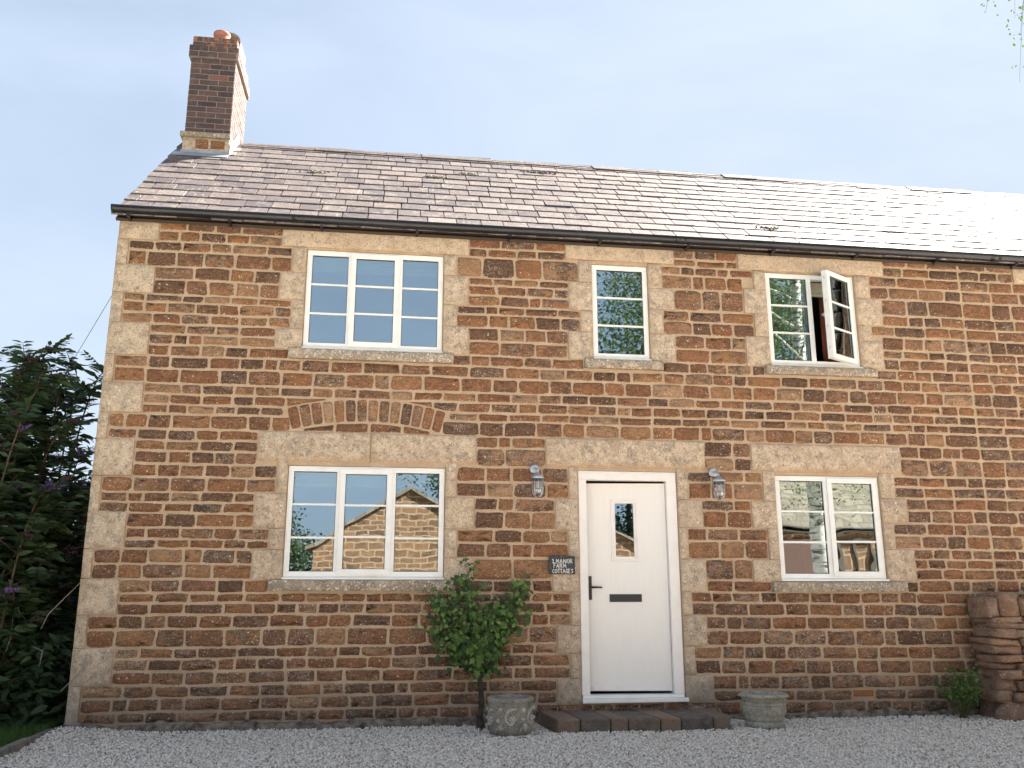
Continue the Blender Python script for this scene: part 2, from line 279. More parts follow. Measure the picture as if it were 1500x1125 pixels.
# ------------------------------------------------------------------ mesh helpers
def link(name, me, parent=None):
    o = bpy.data.objects.new(name, me); C.objects.link(o)
    if parent is not None: o.parent = parent; o.matrix_parent_inverse = Matrix.Translation(-parent_world(parent))
    return o
def parent_world(p):
    v = Vector((0, 0, 0))
    while p is not None: v += p.location; p = p.parent
    return v
def tag(o, label=None, cat=None, group=None, kind=None):
    if label: o['label'] = label
    if cat: o['category'] = cat
    if group: o['group'] = group
    if kind: o['kind'] = kind
    return o
def thing(name, label, cat, loc=(0, 0, 0), group=None):
    o = bpy.data.objects.new(name, None); o.empty_display_size = .1; C.objects.link(o); o.location = loc; return tag(o, label, cat, group)
class MB:
    def __init__(s): s.v = []; s.f = []; s.m = []; s.a = []; s.sm = []
    def vert(s, p, a=(.5, 0, 1)): s.v.append((p[0], p[1], p[2])); s.a.append((a[0], a[1], a[2], 1)); return len(s.v)-1
    def face(s, idx, m=0, sm=False): s.f.append(tuple(idx)); s.m.append(m); s.sm.append(sm)
    def box(s, x0, x1, y0, y1, z0, z1, m=0, a=(.5, 0, 1), jit=0, cham=0):
        P = [(x0, y0, z0), (x1, y0, z0), (x1, y1, z0), (x0, y1, z0), (x0, y0, z1), (x1, y0, z1), (x1, y1, z1), (x0, y1, z1)]
        i = [s.vert((p[0]+random.uniform(-jit, jit), p[1]+random.uniform(-jit, jit), p[2]+random.uniform(-jit, jit)), a) for p in P]
        for q in ((0, 1, 5, 4), (1, 2, 6, 5), (2, 3, 7, 6), (3, 0, 4, 7), (4, 5, 6, 7), (3, 2, 1, 0)): s.face([i[k] for k in q], m)
    def obox(s, o, ax, ay, az, m=0, a=(.5, 0, 1)):
        "box from corner o along vectors ax ay az"
        o, ax, ay, az = map(Vector, (o, ax, ay, az)); P = [o, o+ax, o+ax+ay, o+ay, o+az, o+ax+az, o+ax+ay+az, o+ay+az]
        i = [s.vert(p, a) for p in P]
        for q in ((0, 1, 5, 4), (1, 2, 6, 5), (2, 3, 7, 6), (3, 0, 4, 7), (4, 5, 6, 7), (3, 2, 1, 0)): s.face([i[k] for k in q], m)
    def tube(s, pts, r, n=8, m=0, a=(.5, 0, 1), cap=True):
        pts = [Vector(p) for p in pts]; rr = r if isinstance(r, (list, tuple)) else [r]*len(pts); rings = []
        t0 = (pts[1]-pts[0]).normalized(); ref = Vector((0, 0, 1)) if abs(t0.z) < .9 else Vector((1, 0, 0)); nx = t0.cross(ref).normalized()
        for k, p in enumerate(pts):
            t = (pts[min(k+1, len(pts)-1)]-pts[max(k-1, 0)]).normalized(); nx = (nx-t*nx.dot(t)).normalized(); ny = t.cross(nx)
            rings.append([s.vert(p+(nx*math.cos(2*PI*j/n)+ny*math.sin(2*PI*j/n))*rr[k], a) for j in range(n)])
        for A, B in zip(rings, rings[1:]):
            for j in range(n): s.face((A[j], A[(j+1) % n], B[(j+1) % n], B[j]), m, True)
        if cap: s.face(rings[0][::-1], m); s.face(rings[-1], m)
    def lathe(s, prof, c, n=40, m=0, wob=0):
        rings = []
        for r, z in prof: rings.append([s.vert((c[0]+r*(1+wob*mnoise.noise((math.cos(2*PI*j/n)*2, math.sin(2*PI*j/n)*2, z*9)))*math.cos(2*PI*j/n), c[1]+r*(1+wob*mnoise.noise((math.cos(2*PI*j/n)*2, math.sin(2*PI*j/n)*2, z*9)))*math.sin(2*PI*j/n), c[2]+z)) for j in range(n)])
        for A, B in zip(rings, rings[1:]):
            for j in range(n): s.face((A[j], A[(j+1) % n], B[(j+1) % n], B[j]), m, True)
        s.face(rings[0][::-1], m); s.face(rings[-1], m)
    def blob(s, c, r, m=0, a=(.5, 0, 1), n=8, k=5, jit=.12):
        rings = []
        for i in range(1, k):
            t = PI*i/k; rings.append([s.vert((c[0]+r[0]*math.sin(t)*math.cos(2*PI*j/n)*(1+random.uniform(-jit, jit)), c[1]+r[1]*math.sin(t)*math.sin(2*PI*j/n)*(1+random.uniform(-jit, jit)), c[2]+r[2]*math.cos(t)*(1+random.uniform(-jit, jit))), a) for j in range(n)])
        T = s.vert((c[0], c[1], c[2]+r[2]), a); B = s.vert((c[0], c[1], c[2]-r[2]), a)
        for j in range(n): s.face((T, rings[0][j], rings[0][(j+1) % n]), m, True); s.face((B, rings[-1][(j+1) % n], rings[-1][j]), m, True)
        for P, Q in zip(rings, rings[1:]):
            for j in range(n): s.face((P[j], Q[j], Q[(j+1) % n], P[(j+1) % n]), m, True)
    def build(s, name, mats, parent=None, bevel=0, smooth=False):
        me = bpy.data.meshes.new(name); me.from_pydata(s.v, [], s.f)
        for mm in (mats if isinstance(mats, (list, tuple)) else [mats]): me.materials.append(mm)
        me.polygons.foreach_set('material_index', s.m); me.polygons.foreach_set('use_smooth', [True]*len(s.f) if smooth else s.sm)
        at = me.attributes.new('st', 'FLOAT_COLOR', 'POINT'); at.data.foreach_set('color', np.array(s.a, 'f').ravel()); me.update()
        o = link(name, me, parent)
        if bevel:
            b = o.modifiers.new('bevel', 'BEVEL'); b.width = bevel; b.segments = 2; b.limit_method = 'ANGLE'; b.angle_limit = math.radians(40); b.harden_normals = False
        return o
def np_mesh(name, V, F, A, m, parent=None, smooth=False):
    "V (n,3), F (k,c) uniform corner count, A (n,3) attribute"
    me = bpy.data.meshes.new(name); V = np.asarray(V, 'f'); F = np.asarray(F, 'i'); k, c = F.shape
    me.vertices.add(len(V)); me.vertices.foreach_set('co', V.ravel()); me.loops.add(k*c); me.loops.foreach_set('vertex_index', F.ravel())
    me.polygons.add(k); me.polygons.foreach_set('loop_start', np.arange(k, dtype='i')*c); me.polygons.foreach_set('loop_total', np.full(k, c, 'i'))
    me.update(calc_edges=True); me.validate()
    if smooth: me.polygons.foreach_set('use_smooth', np.ones(len(me.polygons), bool))
    at = me.attributes.new('st', 'FLOAT_COLOR', 'POINT'); at.data.foreach_set('color', np.concatenate([A, np.ones((len(V), 1))], 1).astype('f').ravel())
    me.materials.append(m); return link(name, me, parent)
def leaves(name, P, D, U, Ls, Wd, R, m, parent, shape='lance', fold=.25, curl=.15):
    "leaf quads: P base, D direction, U up normal, Ls length, Wd width, R tint"
    P, D, U = map(lambda q: np.asarray(q, float), (P, D, U)); n = len(P); D /= np.linalg.norm(D, axis=1)[:, None]+1e-9
    Sd = np.cross(D, U); Sd /= np.linalg.norm(Sd, axis=1)[:, None]+1e-9; U = np.cross(Sd, D); Ls = np.asarray(Ls)[:, None]; Wd = np.asarray(Wd)[:, None]
    if shape == 'lance': T = [(0, 0, 0), (.35, .5, fold*.5), (.35, 0, 0), (.35, -.5, fold*.5), (.72, .32, fold*.32-curl*.5), (.72, 0, -curl*.5), (.72, -.32, fold*.32-curl*.5), (1, 0, -curl*1.4)]; Q = [(0, 2, 1, 1), (0, 3, 2, 2), (1, 2, 5, 4), (2, 3, 6, 5), (4, 5, 7, 7), (5, 6, 7, 7)]
    elif shape == 'rhomb': T = [(0, 0, 0), (.45, .5, fold*.4), (1, 0, -curl), (.45, -.5, fold*.4)]; Q = [(0, 3, 2, 1)]
    else:  # lobed
        T = [(0, 0, 0), (.1, .42, .02), (.32, .30, .03), (.5, .56, -.02), (.62, .28, .02), (1, 0, -curl), (.62, -.28, .02), (.5, -.56, -.02), (.32, -.30, .03), (.1, -.42, .02), (.4, 0, .0)]
        Q = [(0, 10, 2, 1), (10, 4, 3, 2), (10, 5, 5, 4), (0, 9, 8, 10), (10, 8, 7, 6), (10, 6, 5, 5)]
    k = len(T); V = np.zeros((n, k, 3))
    for i, (l, w, h) in enumerate(T): V[:, i] = P+D*Ls*l+Sd*Wd*w+U*Wd*h
    A = np.zeros((n, k, 3)); A[:, :, 0] = np.asarray(R)[:, None]; A[:, :, 2] = 1
    tris = []
    for q in Q:
        tris.append((q[0], q[1], q[2]))
        if q[3] != q[2]: tris.append((q[0], q[2], q[3]))
    F = (np.arange(n)[:, None, None]*k+np.array(tris)[None]).reshape(-1, 3)
    return np_mesh(name, V.reshape(-1, 3), F, A.reshape(-1, 3), m, parent)

# ================================================================== ground
def ghz(x, y):  # gravel surface height
    h = -.062+.012*mnoise.noise((x*.9, y*.9, 3))
    h += .055*math.exp(-((x+3.75)**2+(y+.1)**2)/.25)
    return h
b = MB(); g = 2500
b.face([b.vert(p) for p in ((-g, -g, -.10), (g, -g, -.10), (g, g, -.10), (-g, g, -.10))]); tag(b.build('ground', M['ground']), kind='structure')
b = MB(); nx, ny = 120, 70
xs_ = np.concatenate([np.linspace(-3.74, 8, 100), np.linspace(8.5, 24, 20)]); ys_ = np.concatenate([-np.linspace(-.05, 4, 50), -np.linspace(4.5, 17, 20)])
ids = [[b.vert((x, y, ghz(x, y)-.012)) for x in xs_] for y in ys_]
for j in range(len(ys_)-1):
    for i in range(len(xs_)-1): b.face((ids[j][i], ids[j+1][i], ids[j+1][i+1], ids[j][i+1]), 0, True)
tag(b.build('gravel_drive', M['gravb']), kind='structure')
b = MB(); b.face([b.vert(p) for p in ((-16, -17.1, -.078), (-3.74, -17.1, -.078), (-3.74, -3.6, -.078), (-16, -3.6, -.078))]); tag(b.build('bounce_gravel', M['gravb']), kind='structure')  # unseen gravel sheet added to bounce sunlight onto the facade
def build_chips(n):
    x = rng.uniform(-3.74, 7.2, n); y = -rng.uniform(0., 3.6, n)
    ok = ~((x > .33) & (x < 1.97) & (y > -.57)) ; x, y = x[ok], y[ok]; n = len(x)
    z = np.array([ghz(a, c) for a, c in zip(x, y)]); T = np.array([(1, 0, 0), (-1, 0, 0), (0, 1, 0), (0, -1, 0), (0, 0, 1), (0, 0, -1)], float)
    q = rng.normal(size=(n, 4)); q /= np.linalg.norm(q, axis=1)[:, None]; w, a, c, d = q.T
    R = np.stack([1-2*(c*c+d*d), 2*(a*c-d*w), 2*(a*d+c*w), 2*(a*c+d*w), 1-2*(a*a+d*d), 2*(c*d-a*w), 2*(a*d-c*w), 2*(c*d+a*w), 1-2*(a*a+c*c)], 1).reshape(n, 3, 3)
    sc = rng.uniform(.006, .0165, n)[:, None]*np.stack([rng.uniform(.8, 1.3, n), rng.uniform(.6, 1, n), rng.uniform(.4, .8, n)], 1)
    V = np.einsum('nij,nkj->nki', R, T[None]*sc[:, None, :]*(1+rng.uniform(-.3, .3, (n, 6, 1)))); V += np.stack([x, y, z+rng.uniform(-.006, .006, n)], 1)[:, None]
    Fb = np.array([(0, 2, 4), (2, 1, 4), (1, 3, 4), (3, 0, 4), (2, 0, 5), (1, 2, 5), (3, 1, 5), (0, 3, 5)])
    F = (np.arange(n)[:, None, None]*6+Fb[None]).reshape(-1, 3); A = np.zeros((n, 6, 3)); A[:, :, 0] = (rng.beta(2.2, 2, n)**.9)[:, None]
    tag(np_mesh('gravel', V.reshape(-1, 3), F, A.reshape(-1, 3), M['grav']), 'pale limestone chippings spread over the drive before the cottage', 'gravel', kind='stuff')
build_chips(95000)
n = 420; x = rng.uniform(-3.6, 6.5, n); y = -rng.uniform(.05, 3.4, n)**1.0; P = np.stack([x, y, np.array([ghz(a, c) for a, c in zip(x, y)])+.010], 1)
tag(leaves('fallen_leaves', P, np.stack([rng.normal(0, 1, n), rng.normal(0, 1, n), rng.normal(0, .25, n)], 1), np.stack([rng.normal(0, .5, n), rng.normal(0, .5, n), np.ones(n)], 1), rng.uniform(.012, .032, n), rng.uniform(.008, .02, n), rng.random(n), m_leaf('fallen_leaf', (.09, .035, .02), (.20, .085, .035), (.30, .17, .07)), None, 'rhomb'), 'small brown fallen leaves scattered over the pale gravel', 'leaves', kind='stuff')

# ================================================================== COTTAGE
cot = thing('cottage', 'ironstone cottage with limestone dressings, slate roof and white windows', 'house')
HX0, HX1, HZ = -3.69, 9.6, 4.60; HY1 = 4.6
OPEN = dict(UL=(-1.932, -.592, 3.352, 4.372), LL=(-1.992, -.543, 1.20, 2.236), UM=(.92, 1.508, 3.352, 4.37), UR=(2.787, 3.78, 3.352, 4.378), BR=(2.738, 3.845, 1.192, 2.229), DR=(.738, 1.722, .105, 2.238))
Z1 = [(-3.7, -1.9, [4.61, 4.484, 4.381, 4.279, 4.122, 3.991, 3.842, 3.764, 3.655, 3.55, 3.453, 3.352]),
      (-.62, .95, [4.61, 4.476, 4.38, 4.16, 4.078, 3.972, 3.861, 3.772, 3.639, 3.498, 3.352]),
      (1.48, 2.82, [4.61, 4.472, 4.387, 4.291, 4.134, 3.909, 3.788, 3.648, 3.502, 3.352]),
      (3.75, HX1, [4.61, 4.502, 4.39, 4.268, 4.136, 3.957, 3.834, 3.715, 3.567, 3.47, 3.352])]
Z2 = [(-3.7, HX1, [3.352, 3.242, 3.125, 2.978, 2.878, 2.779, 2.692, 2.55])]
Z3 = [(-3.7, -1.95, [2.55, 2.447, 2.347, 2.232, 2.11, 1.972, 1.879, 1.785, 1.656, 1.551, 1.465, 1.336, 1.204]),
      (-.58, .76, [2.55, 2.438, 2.259, 2.105, 1.961, 1.831, 1.664, 1.536, 1.402, 1.204]),
      (1.7, 2.76, [2.55, 2.388, 2.251, 2.141, 1.969, 1.867, 1.698, 1.572, 1.399, 1.204]),
      (3.8, HX1, [2.55, 2.418, 2.239, 2.127, 2.012, 1.892, 1.761, 1.64, 1.504, 1.405, 1.31, 1.204])]
Z4 = [(-3.7, .76, [(1.204, 1.204), (1.084, 1.088), (.996, 1.001), (.897, .904), (.777, .79), (.621, .632), (.523, .537), (.424, .43), (.31, .321), (.207, .213), (.09, .108), (0., 0.), (-.10, -.11)]),
      (1.7, HX1, [(1.204, 1.204), (1.093, 1.084), (.995, .97), (.874, .853), (.746, .73), (.597, .575), (.471, .45), (.338, .315), (.203, .185), (.1, .082), (-.01, -.03), (-.11, -.12)])]
def zone_lists(): return Z1+Z2+Z3+Z4
def rowz(r, t): return r if isinstance(r, float) else r[0]*(1-t)+r[1]*t
# dressings: (x0, x1, z0, z1)
def chain(cells, edge, side):
    out = []
    for z1, z0, x in cells: out.append((x, edge, z0, z1) if side == 'l' else (edge, x, z0, z1))
    return out
QUOIN = [(4.60, 4.575, -3.35), (4.575, 4.381, -3.333), (4.381, 4.122, -3.602), (4.122, 3.842, -3.335), (3.842, 3.55, -3.60), (3.55, 3.24, -3.335), (3.24, 2.971, -3.615), (2.971, 2.691, -3.337), (2.691, 2.447, -3.612),
         (2.447, 2.11, -3.365), (2.11, 1.785, -3.618), (1.785, 1.465, -3.373), (1.465, 1.206, -3.62), (1.206, .897, -3.376), (.897, .621, -3.606), (.621, .31, -3.368), (.31, -.06, -3.60)]
quo = [(HX0, x, z0, z1) for z1, z0, x in QUOIN[1:]]
J = {
 'UL': (chain([(4.385, 4.122, -2.068), (4.122, 3.842, -2.17), (3.842, 3.55, -2.052), (3.55, 3.345, -2.182)], -1.935, 'l'), chain([(4.385, 4.165, -.464), (4.165, 3.861, -.344), (3.861, 3.638, -.456), (3.638, 3.345, -.338)], -.589, 'r')),
 'LL': (chain([(2.29, 1.972, -2.091), (1.972, 1.656, -2.272), (1.656, 1.465, -2.127), (1.465, 1.19, -2.257)], -1.995, 'l'), chain([(2.29, 1.961, -.436), (1.961, 1.664, -.267), (1.664, 1.402, -.427), (1.402, 1.19, -.274)], -.54, 'r')),
 'UM': (chain([(4.40, 4.165, .781), (4.165, 3.861, .677), (3.861, 3.639, .793), (3.639, 3.345, .663)], .917, 'l'), chain([(4.40, 4.134, 1.655), (4.134, 3.909, 1.781), (3.909, 3.648, 1.654), (3.648, 3.345, 1.772)], 1.511, 'r')),
 'UR': (chain([(4.385, 4.18, 2.653), (4.18, 3.909, 2.534), (3.909, 3.66, 2.634), (3.66, 3.345, 2.526)], 2.784, 'l'), chain([(4.385, 4.136, 3.952), (4.136, 3.83, 4.068), (3.83, 3.66, 3.929), (3.66, 3.345, 4.035)], 3.783, 'r')),
 'DR': (chain([(2.27, 1.961, .645), (1.961, 1.664, .51), (1.664, 1.402, .636), (1.402, 1.09, .476), (1.09, .79, .648), (.79, .537, .517), (.537, .321, .634), (.321, .09, .512)], .735, 'l'), chain([(2.27, 1.969, 1.836), (1.969, 1.698, 1.967), (1.698, 1.399, 1.808), (1.399, 1.093, 1.979), (1.093, .874, 1.823), (.874, .597, 1.951), (.597, .338, 1.826), (.338, .09, 1.993)], 1.725, 'r')),
 'BR': (chain([(2.27, 1.965, 2.609), (1.965, 1.70, 2.475), (1.70, 1.397, 2.628), (1.397, 1.18, 2.452)], 2.735, 'l'), chain([(2.27, 2.01, 4.009), (2.01, 1.761, 4.125), (1.761, 1.504, 3.956), (1.504, 1.18, 4.149)], 3.848, 'r'))}
LINT = dict(UL=(-2.175, -.345, 4.388, 4.588), UM=(.645, 1.792, 4.405, 4.588), UR=(2.49, 4.125, 4.388, 4.588), LL=(-2.278, -.252, 2.255, 2.548), DR=(.425, 2.018, 2.258, 2.545), BR=(2.505, 4.105, 2.248, 2.536))
SILL = dict(UL=(-2.05, -.49, 3.252, 3.350), LL=(-2.103, -.44, 1.102, 1.198), UM=(.823, 1.625, 3.258, 3.350), UR=(2.715, 3.928, 3.262, 3.350), BR=(2.633, 4.022, 1.092, 1.188))
NEIGH = (5.66, 7.2, 4.39, 4.565)
BLK = quo+[q for k in J for s_ in J[k] for q in s_]+list(LINT.values())+list(SILL.values())+list(OPEN.values())+[NEIGH, (3.37, 3.592, .115, .187)]
AC = (-1.29, -.03)  # relieving arch centre
RI, RO = 2.69, 2.905; AH = .262
def arc_z(x, R):
    d = R*R-(x-AC[0])**2; return AC[1]+math.sqrt(max(d, 0))
SEAM = 5.01
stV, stF, stA = [], [], []
def stone(x0, x1, zf0, zf1, xf=lambda x, y: (x, y), rnd=None, grey=None, proud=.013, clampf=None, gap=.0068, e0=0.):
    """one pillowed stone between x0..x1 and bed lines zf0(x)..zf1(x)"""
    n = 26; base = len(stV); cx = (x0+x1)/2; a = (x1-x0)/2-gap; pw = random.uniform(6, 15)
    sk = random.uniform(-.004, .004); sd_ = random.random()*50
    r = random.random() if rnd is None else rnd; g_ = random.random() if grey is None else grey; off = random.uniform(-.003, .004)
    proud *= random.uniform(.75, 1.7); ring_def = ((0., .006, e0), (.005, -.003, .38), (.014, -proud*.75, .8), (.032, -proud, 1.))
    for ins, dy, e in ring_def:
        for j in range(n):
            t = 2*PI*(j+.5)/n; c, s_ = math.cos(t), math.sin(t)
            u = math.copysign(abs(c)**(2/pw), c); v = math.copysign(abs(s_)**(2/pw), s_)
            jx = .010*mnoise.noise((c*1.7+sd_, s_*1.7, 1.1))+.0062*mnoise.noise((c*5+sd_, s_*5, 3)); jz = .008*mnoise.noise((c*1.7, s_*1.7+sd_, 7.7))+.0062*mnoise.noise((c*5, s_*5+sd_, 9))
            x = cx+u*max(a-ins, a*.25)+jx+sk*v; z0 = zf0(x)+gap*.95; z1 = zf1(x)-gap*.95; h = (z1-z0)/2; z = (z0+z1)/2+v*max(h-ins, h*.22)+jz
            if clampf: z = clampf(x, z)
            yy = dy+off*(ins > 0)+(.004*mnoise.noise((x*14, z*14, sd_)) if ins > .01 else 0)
            p = xf(x, yy); stV.append((p[0], p[1], z)); stA.append((r, g_, e))
    z = (zf0(cx)+zf1(cx))/2; z = clampf(cx, z) if clampf else z; p = xf(cx, -proud-.001+off); stV.append((p[0], p[1], z)); stA.append((r, g_, 1.))
    for k in range(3):
        for j in range(n):
            A_, B_ = base+k*n+j, base+k*n+(j+1) % n; stF.append((A_, B_, B_+n, A_+n))
    ce = base+4*n
    for j in range(n): stF.append((base+3*n+j, base+3*n+(j+1) % n, ce, ce))
def grey_for(x, z):
    g_ = random.betavariate(.8, 1.5)
    g_ += .35*max(0, 1-z/.9); 
    if x > SEAM: g_ += .08
    return min(1, g_*.95)
def wobble(z, x, k=0): return z+.007*mnoise.noise((x*1.3, z*7.1+k, 5.5))+.003*mnoise.noise((x*6, z*3.1+k, 2.5))
def lay_row(zx0, zx1, rt0, rb0, xf=lambda x, y: (x, y), blockers=BLK, k=0):
    "rt0, rb0: functions x->nominal top/bottom"
    zt, zb = rt0((zx0+zx1)/2), rb0((zx0+zx1)/2); h = zt-zb; ivs = [(zx0, zx1)]
    for (bx0, bx1, bz0, bz1) in blockers:
        if min(bz1, rt0(bx0))-max(bz0, rb0(bx0)) > .026:
            new = []
            for (p, q) in ivs:
                if bx1 <= p or bx0 >= q: new.append((p, q)); continue
                if bx0 > p: new.append((p, bx0))
                if bx1 < q: new.append((bx1, q))
            ivs = new
    if blockers is BLK:  # arch
        c_, ha = AC[0], .775
        res = []
        for (p, q) in ivs:
            if q < c_-ha-.1 or p > c_+ha+.1 or zt < 2.57 or zb > 2.89: res.append((p, q)); continue
            # solid arch span blocked where outer curve is above row top, or row is inside ring
            xl = [x for x in np.linspace(c_-ha, c_+ha, 80) if (zt < arc_z(x, RO)+.03)]
            if zb < 2.56: # the row under / beside the arch
                res += [(p, c_-.70), ('in', c_-.60, c_+.60), (c_+.71, q)] if p < c_-.7 else [(p, q)]
            elif xl and xl[0] > p and xl[-1] < q: res += [(p, xl[0]), (xl[-1], q)]
            else: res.append((p, q))
        ivs = res
    sp = [] 
    for iv in ivs:
        if iv[0] == 'in': sp.append(iv); continue
        p, q = iv
        if p < SEAM-.05 < q-.05 and blockers is BLK: sp += [(p, SEAM-.001), (SEAM+.002, q)]
        else: sp.append(iv)
    t0, b0 = (lambda x: wobble(rt0(x), x, k)), (lambda x: wobble(rb0(x), x, k))
    for iv in sp:
        if iv[0] == 'in':
            xs = [iv[1], iv[1]+.30, iv[1]+.62, iv[1]+.93, iv[2]]
            for u0, u1 in zip(xs, xs[1:]):
                stone(u0, u1, lambda x: 2.548, lambda x: max(arc_z(x, RI)-.004, 2.556), xf, min(1, random.random()), .3, clampf=lambda x, z: min(max(z, 2.553), max(2.554, arc_z(x, RI)-.012)), gap=.008)
            continue
        p, q = iv
        if q-p < .055: continue
        lo, hi = (.19, .35) if h < .115 else ((.2, .38) if h < .15 else (.22, .40))
        x = p
        while x < q-.01:
            w = random.uniform(lo, hi)*(.97 if random.random() < .92 else .6)
            if q-(x+w) < lo*.7: w = q-x if q-x < hi*1.1 else (q-x)/2
            x1 = min(x+w, q); cf = None
            if blockers is BLK and 2.55 < zt < 3.0 and abs((x+x1)/2-AC[0]) < .95:
                cf = lambda xx, z: max(z, arc_z(xx, RO)+.012) if abs(xx-AC[0]) < .775 else z
                if zb < 2.56: cf = (lambda xx, z: z)
            rr = random.random()
            if x > SEAM: rr = rr*.8
            stone(x, x1, b0, t0, xf, rr, grey_for((x+x1)/2, zb), clampf=cf); x = x1
for (zx0, zx1, rows) in Z1+Z2+Z3+Z4:
    for i in range(len(rows)-1):
        ra, rb = rows[i], rows[i+1]
        f0 = (lambda x, r=ra: rowz(r, min(1, max(0, (x-zx0)/(min(zx1, 4.8)-zx0))))); f1 = (lambda x, r=rb: rowz(r, min(1, max(0, (x-zx0)/(min(zx1, 4.8)-zx0)))))
        lay_row(zx0, zx1, f0, f1)
# small packing stones over the door's plinth and the lintel tops
for (p, q) in ((.5, 2.0),):
    lay_row(p, q, lambda x: .10, lambda x: -.02, blockers=[])
# left gable face, same courses up to the verge
gz = Z1[0][2]+Z2[0][2][1:]+Z3[0][2][1:]+[r[0] for r in Z4[0][2][1:]]
zg = 4.61
while zg < 6.4:
    d = random.uniform(.10, .15); yr = 2.3-max(0, (6.62-(zg+d))/.8635)
    lay_row(max(.05, 0+yr), min(HY1, 4.6-yr), lambda x, z=zg+d: z, lambda x, z=zg: z, xf=lambda x, y: (HX0+y+.004, x), blockers=[(1.7, 2.75, 0, 9)], k=9) if yr > 0 else None
    zg += d
for i in range(len(gz)-1):
    wq = .3 if i % 2 else .18
    lay_row(wq, HY1, lambda x, z=gz[i]: z, lambda x, z=gz[i+1]: z, xf=lambda x, y: (HX0+y+.004, x), blockers=[], k=9)
# relieving arch voussoirs: pillowed stones bent to the arc
archV = len(stV)
nv = 14
for i in range(nv):
    a0 = -AH+2*AH*i/nv; a1 = -AH+2*AH*(i+1)/nv; am = (a0+a1)/2; base = len(stV)
    r_, g_ = random.random(), random.betavariate(1.5, 2.5); n = 22; wv = (a1-a0)*RI/2-.0065; hv = (RO-RI)/2-.003; sd_ = random.random()*30
    for ins, dy, e in ((0, .003, .25), (.004, -.006, .6), (.010, -.012, .9), (.02, -.016, 1.)):
        for j in range(n):
            t = 2*PI*(j+.5)/n; c_, s_ = math.cos(t), math.sin(t); u = math.copysign(abs(c_)**.3, c_)*max(wv-ins, wv*.2); v = math.copysign(abs(s_)**.3, s_)*(hv-ins)
            u += .004*mnoise.noise((c_*2+sd_, s_*2, 0)); v += .006*mnoise.noise((c_*2, s_*2+sd_, 4)); R_ = (RI+RO)/2+v
            th = am+u/RI*(1 if v < 0 else 1); stV.append((AC[0]+R_*math.sin(th), dy, AC[1]+R_*math.cos(th))); stA.append((r_, g_, e))
    stV.append((AC[0]+(RI+RO)/2*math.sin(am), -.017, AC[1]+(RI+RO)/2*math.cos(am))); stA.append((r_, g_, 1))
    for k in range(3):
        for j in range(n): A_, B_ = base+k*n+j, base+k*n+(j+1) % n; stF.append((A_, B_, B_+n, A_+n))
    for j in range(n): stF.append((base+3*n+j, base+3*n+(j+1) % n, base+4*n, base+4*n))
# ---- wall mesh = mortar bed with openings + every stone, two materials
b = MB()
xc = sorted({HX0+.004, HX1}|{v for o in OPEN.values() for v in o[:2]}); zc = sorted({-.15, HZ+.06}|{v for o in OPEN.values() for v in o[2:]})
def inopen(x, z): return any(o[0] < x < o[1] and o[2] < z < o[3] for o in OPEN.values())
for x0, x1 in zip(xc, xc[1:]):
    for z0, z1 in zip(zc, zc[1:]):
        if inopen((x0+x1)/2, (z0+z1)/2): continue
        b.face([b.vert(p) for p in ((x0, 0, z0), (x1, 0, z0), (x1, 0, z1), (x0, 0, z1))])
        b.face([b.vert(p) for p in ((x0, .32, z0), (x0, .32, z1), (x1, .32, z1), (x1, .32, z0))])
for (x0, x1, z0, z1) in OPEN.values():
    for P in (((x0, 0, z0), (x0, 0, z1), (x0, .32, z1), (x0, .32, z0)), ((x1, 0, z0), (x1, .32, z0), (x1, .32, z1), (x1, 0, z1)), ((x0, 0, z1), (x1, 0, z1), (x1, .32, z1), (x0, .32, z1)), ((x0, 0, z0), (x0, .32, z0), (x1, .32, z0), (x1, 0, z0))):
        b.face([b.vert(p) for p in P])
gx = HX0+.004
b.face([b.vert(p) for p in ((gx, 0, -.15), (gx, 0, 4.66), (gx, 2.3, 6.60), (gx, HY1, 4.6), (gx, HY1, -.15))])
b.face([b.vert(p) for p in ((gx, HY1, -.15), (gx, HY1, 4.66), (HX1, HY1, 4.66), (HX1, HY1, -.15))])
b.face([b.vert(p) for p in ((HX1, 0, -.15), (HX1, HY1, -.15), (HX1, HY1, 4.6), (HX1, 2.3, 6.60), (HX1, 0, 4.66))])
o_ = len(b.v)
b.v += stV; b.a += [(p[0], p[1], p[2], 1) for p in stA]
for f in stF: b.face([i+o_ for i in (f[:3] if f[2] == f[3] else f)], 1, True)
b.build('wall', [M['mortar'], M['stone']], cot)

